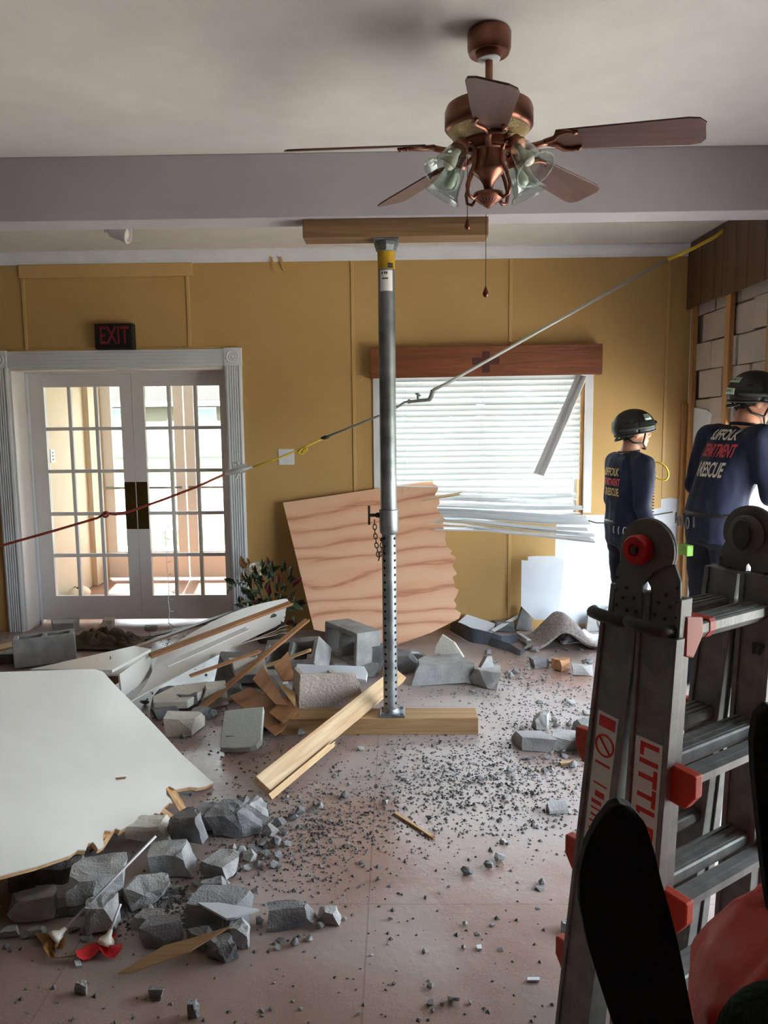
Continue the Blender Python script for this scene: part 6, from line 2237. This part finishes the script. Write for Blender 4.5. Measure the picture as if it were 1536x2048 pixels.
for side in (0, 1):
    for half in (0, 1):
        g_, mt_, L = rail(half, side)
        ro = g_.build('rail', M['alu'], ld, mtx=mt_, bevel=0.002)
        # flared outer rail on the lower part
        go = G()
        sgn = -1 if side == 0 else 1
        a = lp(half, side, HL.z - 0.17, 0.0, sgn * 0.022)
        b = lp(half, side, 0.012, 0.0, sgn * 0.045)
        mo = frame(a, b - a, U * sgn)
        Lo = (b - a).length
        go.box((0, -0.047, -0.012), (Lo, 0.047, 0.010)).box((0, -0.052, -0.016), (Lo, -0.041, 0.015)).box((0, 0.041, -0.016), (Lo, 0.052, 0.015))
        outer = go.build('outer_rail', M['alu'], ld, mtx=mo, bevel=0.002)
        G().box((Lo - 0.045, -0.05, -0.019), (Lo + 0.004, 0.05, 0.018)).build('rubber_foot', M['black'], outer, mtx=mo, bevel=0.004)
        if side == 0 and half == 1:      # brand decal running down the rail
            d0 = mo @ V((0.02, 0, 0.0105))
            stk = G().box((DB - 0.008, -0.036, 0.0101), (DB + 0.45, 0.036, 0.0109)).build('decal', M['sticker'], outer, mtx=mo)
            for word, x0, ln in (('LITTLE', DB, 0.225), ('GIANT', DB + 0.245, 0.19)):   # glyph tops towards the near edge
                me = text_mesh(word, 0.066, 0.0, 0.0025, 'LEFT', 1.2)
                me.materials.clear()
                me.materials.append(M['red_print'])
                xs_ = [v.co.x for v in me.vertices]
                k_ = ln / (max(xs_) - min(xs_))
                for v in me.vertices:
                    v.co = V((x0 + (v.co.x - min(xs_)) * k_, v.co.y, 0.0112))
                link('lettering', me, mo, stk)
        if side == 0 and half == 0:
            stk = G().box((DA, -0.030, 0.0101), (DA + 0.34, 0.030, 0.0109)).build('warning_decal', M['sticker'], outer, mtx=mo)
            for k, (x0, x1, y0, y1) in enumerate(((0.008, 0.036, -0.024, 0.024), (0.125, 0.131, -0.022, 0.022), (0.18, 0.184, -0.02, 0.02), (0.2, 0.215, -0.012, 0.016), (0.225, 0.235, -0.02, 0.01), (0.245, 0.25, -0.02, 0.02), (0.262, 0.268, -0.018, 0.018), (0.28, 0.285, -0.02, 0.012), (0.3, 0.305, -0.02, 0.018))):
                G().box((DA + x0, y0, 0.011), (DA + x1, y1, 0.0114)).build('print_mark', M['red_print'], stk, mtx=mo)
            ring = [V((DA + 0.08 + 0.026 * cos(a), 0.026 * sin(a), 0.0112)) for a in [2 * pi * k / 20 for k in range(20)]]
            g = G().tube(ring, 0.0028, 5, closed=True)
            g.tube([(DA + 0.062, -0.018, 0.0112), (DA + 0.098, 0.018, 0.0112)], 0.0028, 5)
            g.build('print_mark', M['red_print'], stk, mtx=mo)
    # hinge: two riveted plates that overlap in a rounded head
    sgn = -1 if side == 0 else 1
    h = HL if side == 0 else HR_
    for half in (0, 1):
        s_ = (-1, 1)[half]
        gh = G()
        R_ = 0.071
        arc = [(R_ * cos(rad(a)), R_ * sin(rad(a))) for a in range(-20, 201, 11)]
        pts = arc + [(-R_ - 0.012, -0.06), (-R_ - 0.014, -0.165), (-0.008, -0.165), (-0.008, -0.085), (0.018, -0.05), (0.05, -0.03)]
        pts = [(x * -s_, y) for x, y in pts]
        off = U * sgn * (0.020 if half == 0 else 0.012)
        mt_ = frame(V((h.x, h.y, h.z + 0.012)) + off, GD, U * sgn)
        if (mt_.to_3x3() @ V((0, 1, 0))).z < 0:
            mt_ = mt_ @ Matrix.Rotation(pi, 4, 'X')
        gh.prism(pts, -0.004, 0.004)
        hp_ = gh.build('hinge_plate', M['alu_plate'], ld, mtx=mt_, bevel=0.002)
        gr = G()
        for (x, y) in ((-0.078, -0.075), (-0.050, -0.095), (-0.08, -0.105), (-0.03, -0.115), (-0.078, -0.14), (-0.048, -0.148), (-0.022, -0.145), (-0.06, -0.12)):
            for zz in (-0.0055, 0.0055):
                gr.ball((x * -s_, y, zz), 0.0045, 8, 5)
        gr.build('rivets', M['grip'], hp_, mtx=mt_, smooth='all')['kind'] = 'stuff'
    c0 = V((h.x, h.y, h.z + 0.012))
    if side == 0:
        fr_ = frame(c0 - U * 0.026 - GD * 0.012, GD, -U)
        kn_ = G().lathe([(0.031, -0.004), (0.034, 0.004), (0.034, 0.020), (0.030, 0.026), (0.016, 0.026), (0.014, 0.020), (0.002, 0.020)], 28, fr_).build('lock_knob', M['red_plastic'], ld, smooth=True)
        G().cbox((0, 0, 0.024), (0.014, 0.014, 0.010), fr_).build('lock_pin', M['grip'], kn_, bevel=0.002)
        G().lathe([(0.050, -0.004), (0.050, 0.0), (0.047, 0.0015)], 32, frame(c0 - U * 0.020 + GD * 0.004, GD, -U)).build('hinge_disc', M['alu_plate'], ld, smooth=True)
    else:
        fr_ = frame(c0 - U * 0.018 + GD * 0.0, UP, -U)
        G().lathe([(0.02, 0.0), (0.024, 0.004), (0.022, 0.010), (0.002, 0.010)], 20, fr_ @ Matrix.Diagonal((1.7, 1, 1, 1))).build('lock_housing', M['grip'], ld, smooth=True)
        G().lathe([(0.048, -0.004), (0.048, 0.0), (0.045, 0.0015)], 32, frame(c0 - U * 0.006, GD, -U)).build('hinge_disc', M['alu_plate'], ld, smooth=True)

# rungs of both halves
for half in (0, 1):
    for k, z in enumerate((HL.z - 0.175, HL.z - 0.475, HL.z - 0.775, HL.z - 1.075)):
        a, b = lp(half, 0, z, 0, 0.016), lp(half, 1, z, 0, -0.016)
        mt_ = frame(a, b - a, UP)
        L = (b - a).length
        prof = [(-0.034, 0.016), (-0.030, 0.020), (0.030, 0.020), (0.034, 0.016), (0.034, -0.004), (0.022, -0.020), (-0.022, -0.020), (-0.034, -0.004)]
        g_ = G()
        tmat = Matrix(((0, 0, 1, 0), (1, 0, 0, 0), (0, 1, 0, 0), (0, 0, 0, 1)))
        g_.prism(prof, 0, L, tmat)
        for y in (-0.02, 0.0, 0.02):
            g_.box((0, y - 0.003, 0.0195), (L, y + 0.003, 0.0225))
        rg = g_.build('rung', M['alu'], ld, mtx=mt_, fixn=True)
        # outer-section rung just below and outside it
        if k >= 1:
            so_ = (-1, 1)[half]
            a2, b2 = lp(half, 0, z + 0.035, so_ * 0.0, 0.012), lp(half, 1, z + 0.035, 0, -0.012)
            off = GD * (0.065 * so_) + UP * -0.055
            mt2 = frame(a2 + off, b2 - a2, UP)
            g2 = G()
            g2.prism([(-0.024, 0.012), (0.024, 0.012), (0.024, -0.006), (0.014, -0.014), (-0.014, -0.014), (-0.024, -0.006)], -0.02, L + 0.03, tmat)
            g2.box((-0.02, -0.003, 0.0115), (L + 0.03, 0.003, 0.014))
            g2.build('outer_rung', M['alu'], ld, mtx=mt2, fixn=True)
            # orange brackets at its ends
            for e, sg in ((-0.022, -1), (L + 0.032, 1)):
                pb = [(-0.045, 0.030), (0.020, 0.034), (0.034, 0.0), (0.024, -0.05), (-0.02, -0.055), (-0.045, -0.02)]
                pb = [(x * so_, y) for x, y in pb]
                gb = G()
                gb.prism(pb, e - 0.014, e + 0.014, tmat)
                gb.build('bracket', M['orange'], ld, mtx=mt2, fixn=True, bevel=0.004)
    # grey spring-lock handles and orange cap near the top
    z = HL.z - 0.155
    so_ = (-1, 1)[half]
    a = lp(half, 0, z, 0.0, -0.018)
    pts = [a + GD * 0.03 - UP * 0.002, a + GD * 0.02 - U * 0.035, a - GD * 0.02 - U * 0.05 + UP * 0.006, a - GD * 0.055 - U * 0.045 + UP * 0.008, a - GD * 0.07 - U * 0.02 + UP * 0.006]
    G().tube(pts, [0.012, 0.015, 0.015, 0.014, 0.012], 10).build('spring_lock', M['grip'], ld, smooth='all')
    a = lp(half, 0, HL.z - 0.165, so_ * 0.036, 0.03)
    pb = [(-0.03, 0.04), (0.03, 0.03), (0.035, -0.01), (0.0, -0.06), (-0.03, -0.05)]
    G().prism(pb, -0.014, 0.014, frame(a, U, GD)).build('bracket', M['orange'], ld, bevel=0.004, fixn=True)
# red tape band on the first near rung, black size mark on the far rail
a, b = lp(1, 0, HL.z - 0.175, 0, 0.0), lp(1, 1, HL.z - 0.175)
mt_ = frame(a.lerp(b, 0.30), b - a, UP)
G().prism([(-0.0355, 0.017), (-0.031, 0.024), (0.031, 0.024), (0.0355, 0.017), (0.0355, -0.004), (0.023, -0.0215), (-0.023, -0.0215), (-0.0355, -0.004)], 0, 0.022, mt_ @ Matrix(((0, 0, 1, 0), (1, 0, 0, 0), (0, 1, 0, 0), (0, 0, 0, 1)))).build('tape_band', M['red_print'], ld, fixn=True)
p = lp(1, 1, HL.z - 0.27, 0.015, -0.0217)
lettering('size_mark', '17', 0.034, M['black'], frame(p, GD, -U), ld, 0.0003, 0.003)

# ---- backpack with shoulder straps standing up, on an equipment case
YBK = 1.12
p0 = aty(1500, 2000, YBK)
cs = thing('equipment_case', 'dark equipment case under the red backpack', 'case', (p0.x + 0.12, YBK + 0.02, 0))
cx, cy = p0.x + 0.15, YBK + 0.05
ct = 0.42
G().box((cx - 0.26, cy - 0.17, 0.0), (cx + 0.26, cy + 0.17, 0.30)).build('body', M['grip'], cs, bevel=0.015)
G().box((cx - 0.265, cy - 0.175, 0.304), (cx + 0.265, cy + 0.175, ct)).build('lid', M['grip'], cs, bevel=0.015)
bk = thing('backpack', 'red rescue backpack with black padded straps in the bottom right corner', 'backpack', (cx, cy, ct))


def bag_fn(u, v):
    a_ = 2 * pi * u
    z = ct + 0.005 + 0.53 * v
    e = 0.55
    cx_, sy_ = cos(a_), sin(a_)
    prof_ = (min(1, 0.72 + 1.2 * v) if v < 0.25 else 1.0) * (1 - 0.9 * max(0, (v - 0.55) / 0.45) ** 2.2)
    rx, ry = 0.205 * prof_, 0.13 * prof_
    wob = 0.014 * noise.noise(V((cx_ * 3, sy_ * 3, v * 7))) + 0.006 * noise.noise(V((cx_ * 9, sy_ * 9, v * 18)))
    return V((cx + (rx + wob) * math.copysign(abs(cx_) ** e, cx_), cy + (ry + wob) * math.copysign(abs(sy_) ** e, sy_), z + 0.07 * v * cx_))


bag = G().grid(48, 28, bag_fn).build('bag', M['bag'], bk, smooth='all')
gp = G()
pc = aty(1550, 2090, YBK - 0.06)
gp.ball(pc, (0.09, 0.05, 0.10), 20, 14)
gp.build('side_pocket', M['green_fabric'], bk, smooth='all')


def strap(left, right, Y0, Y1, name):
    n = len(left)

    def fn(u, v):
        t = v * (n - 1)
        i = min(int(t), n - 2)
        f = t - i
        l_ = (left[i][0] + (left[i + 1][0] - left[i][0]) * f, left[i][1] + (left[i + 1][1] - left[i][1]) * f)
        r_ = (right[i][0] + (right[i + 1][0] - right[i][0]) * f, right[i][1] + (right[i + 1][1] - right[i][1]) * f)
        x, y = l_[0] + (r_[0] - l_[0]) * u, l_[1] + (r_[1] - l_[1]) * u
        return aty(x, y, Y0 + (Y1 - Y0) * v - 0.012 * sin(pi * u))
    return G().grid(13, 44, fn, close=0.018, cdir=(0, -1, 0)).build(name, M['strap'], bk, smooth=True, fixn=True)


strap([(1236, 1608), (1222, 1613), (1196, 1645), (1172, 1692), (1159, 1745), (1160, 1810), (1176, 1890), (1200, 1968), (1226, 2048), (1290, 2220)],
      [(1246, 1608), (1262, 1612), (1290, 1645), (1308, 1700), (1322, 1760), (1338, 1815), (1356, 1885), (1372, 1965), (1386, 2040), (1420, 2180)], YBK - 0.03, YBK + 0.05, 'shoulder_strap')
strap([(1532, 1412), (1514, 1432), (1506, 1480), (1508, 1540), (1514, 1600), (1522, 1680), (1532, 1770), (1545, 1850)],
      [(1545, 1412), (1590, 1432), (1620, 1480), (1640, 1540), (1650, 1600), (1655, 1680), (1660, 1770), (1660, 1850)], YBK + 0.10, YBK + 0.06, 'shoulder_strap')
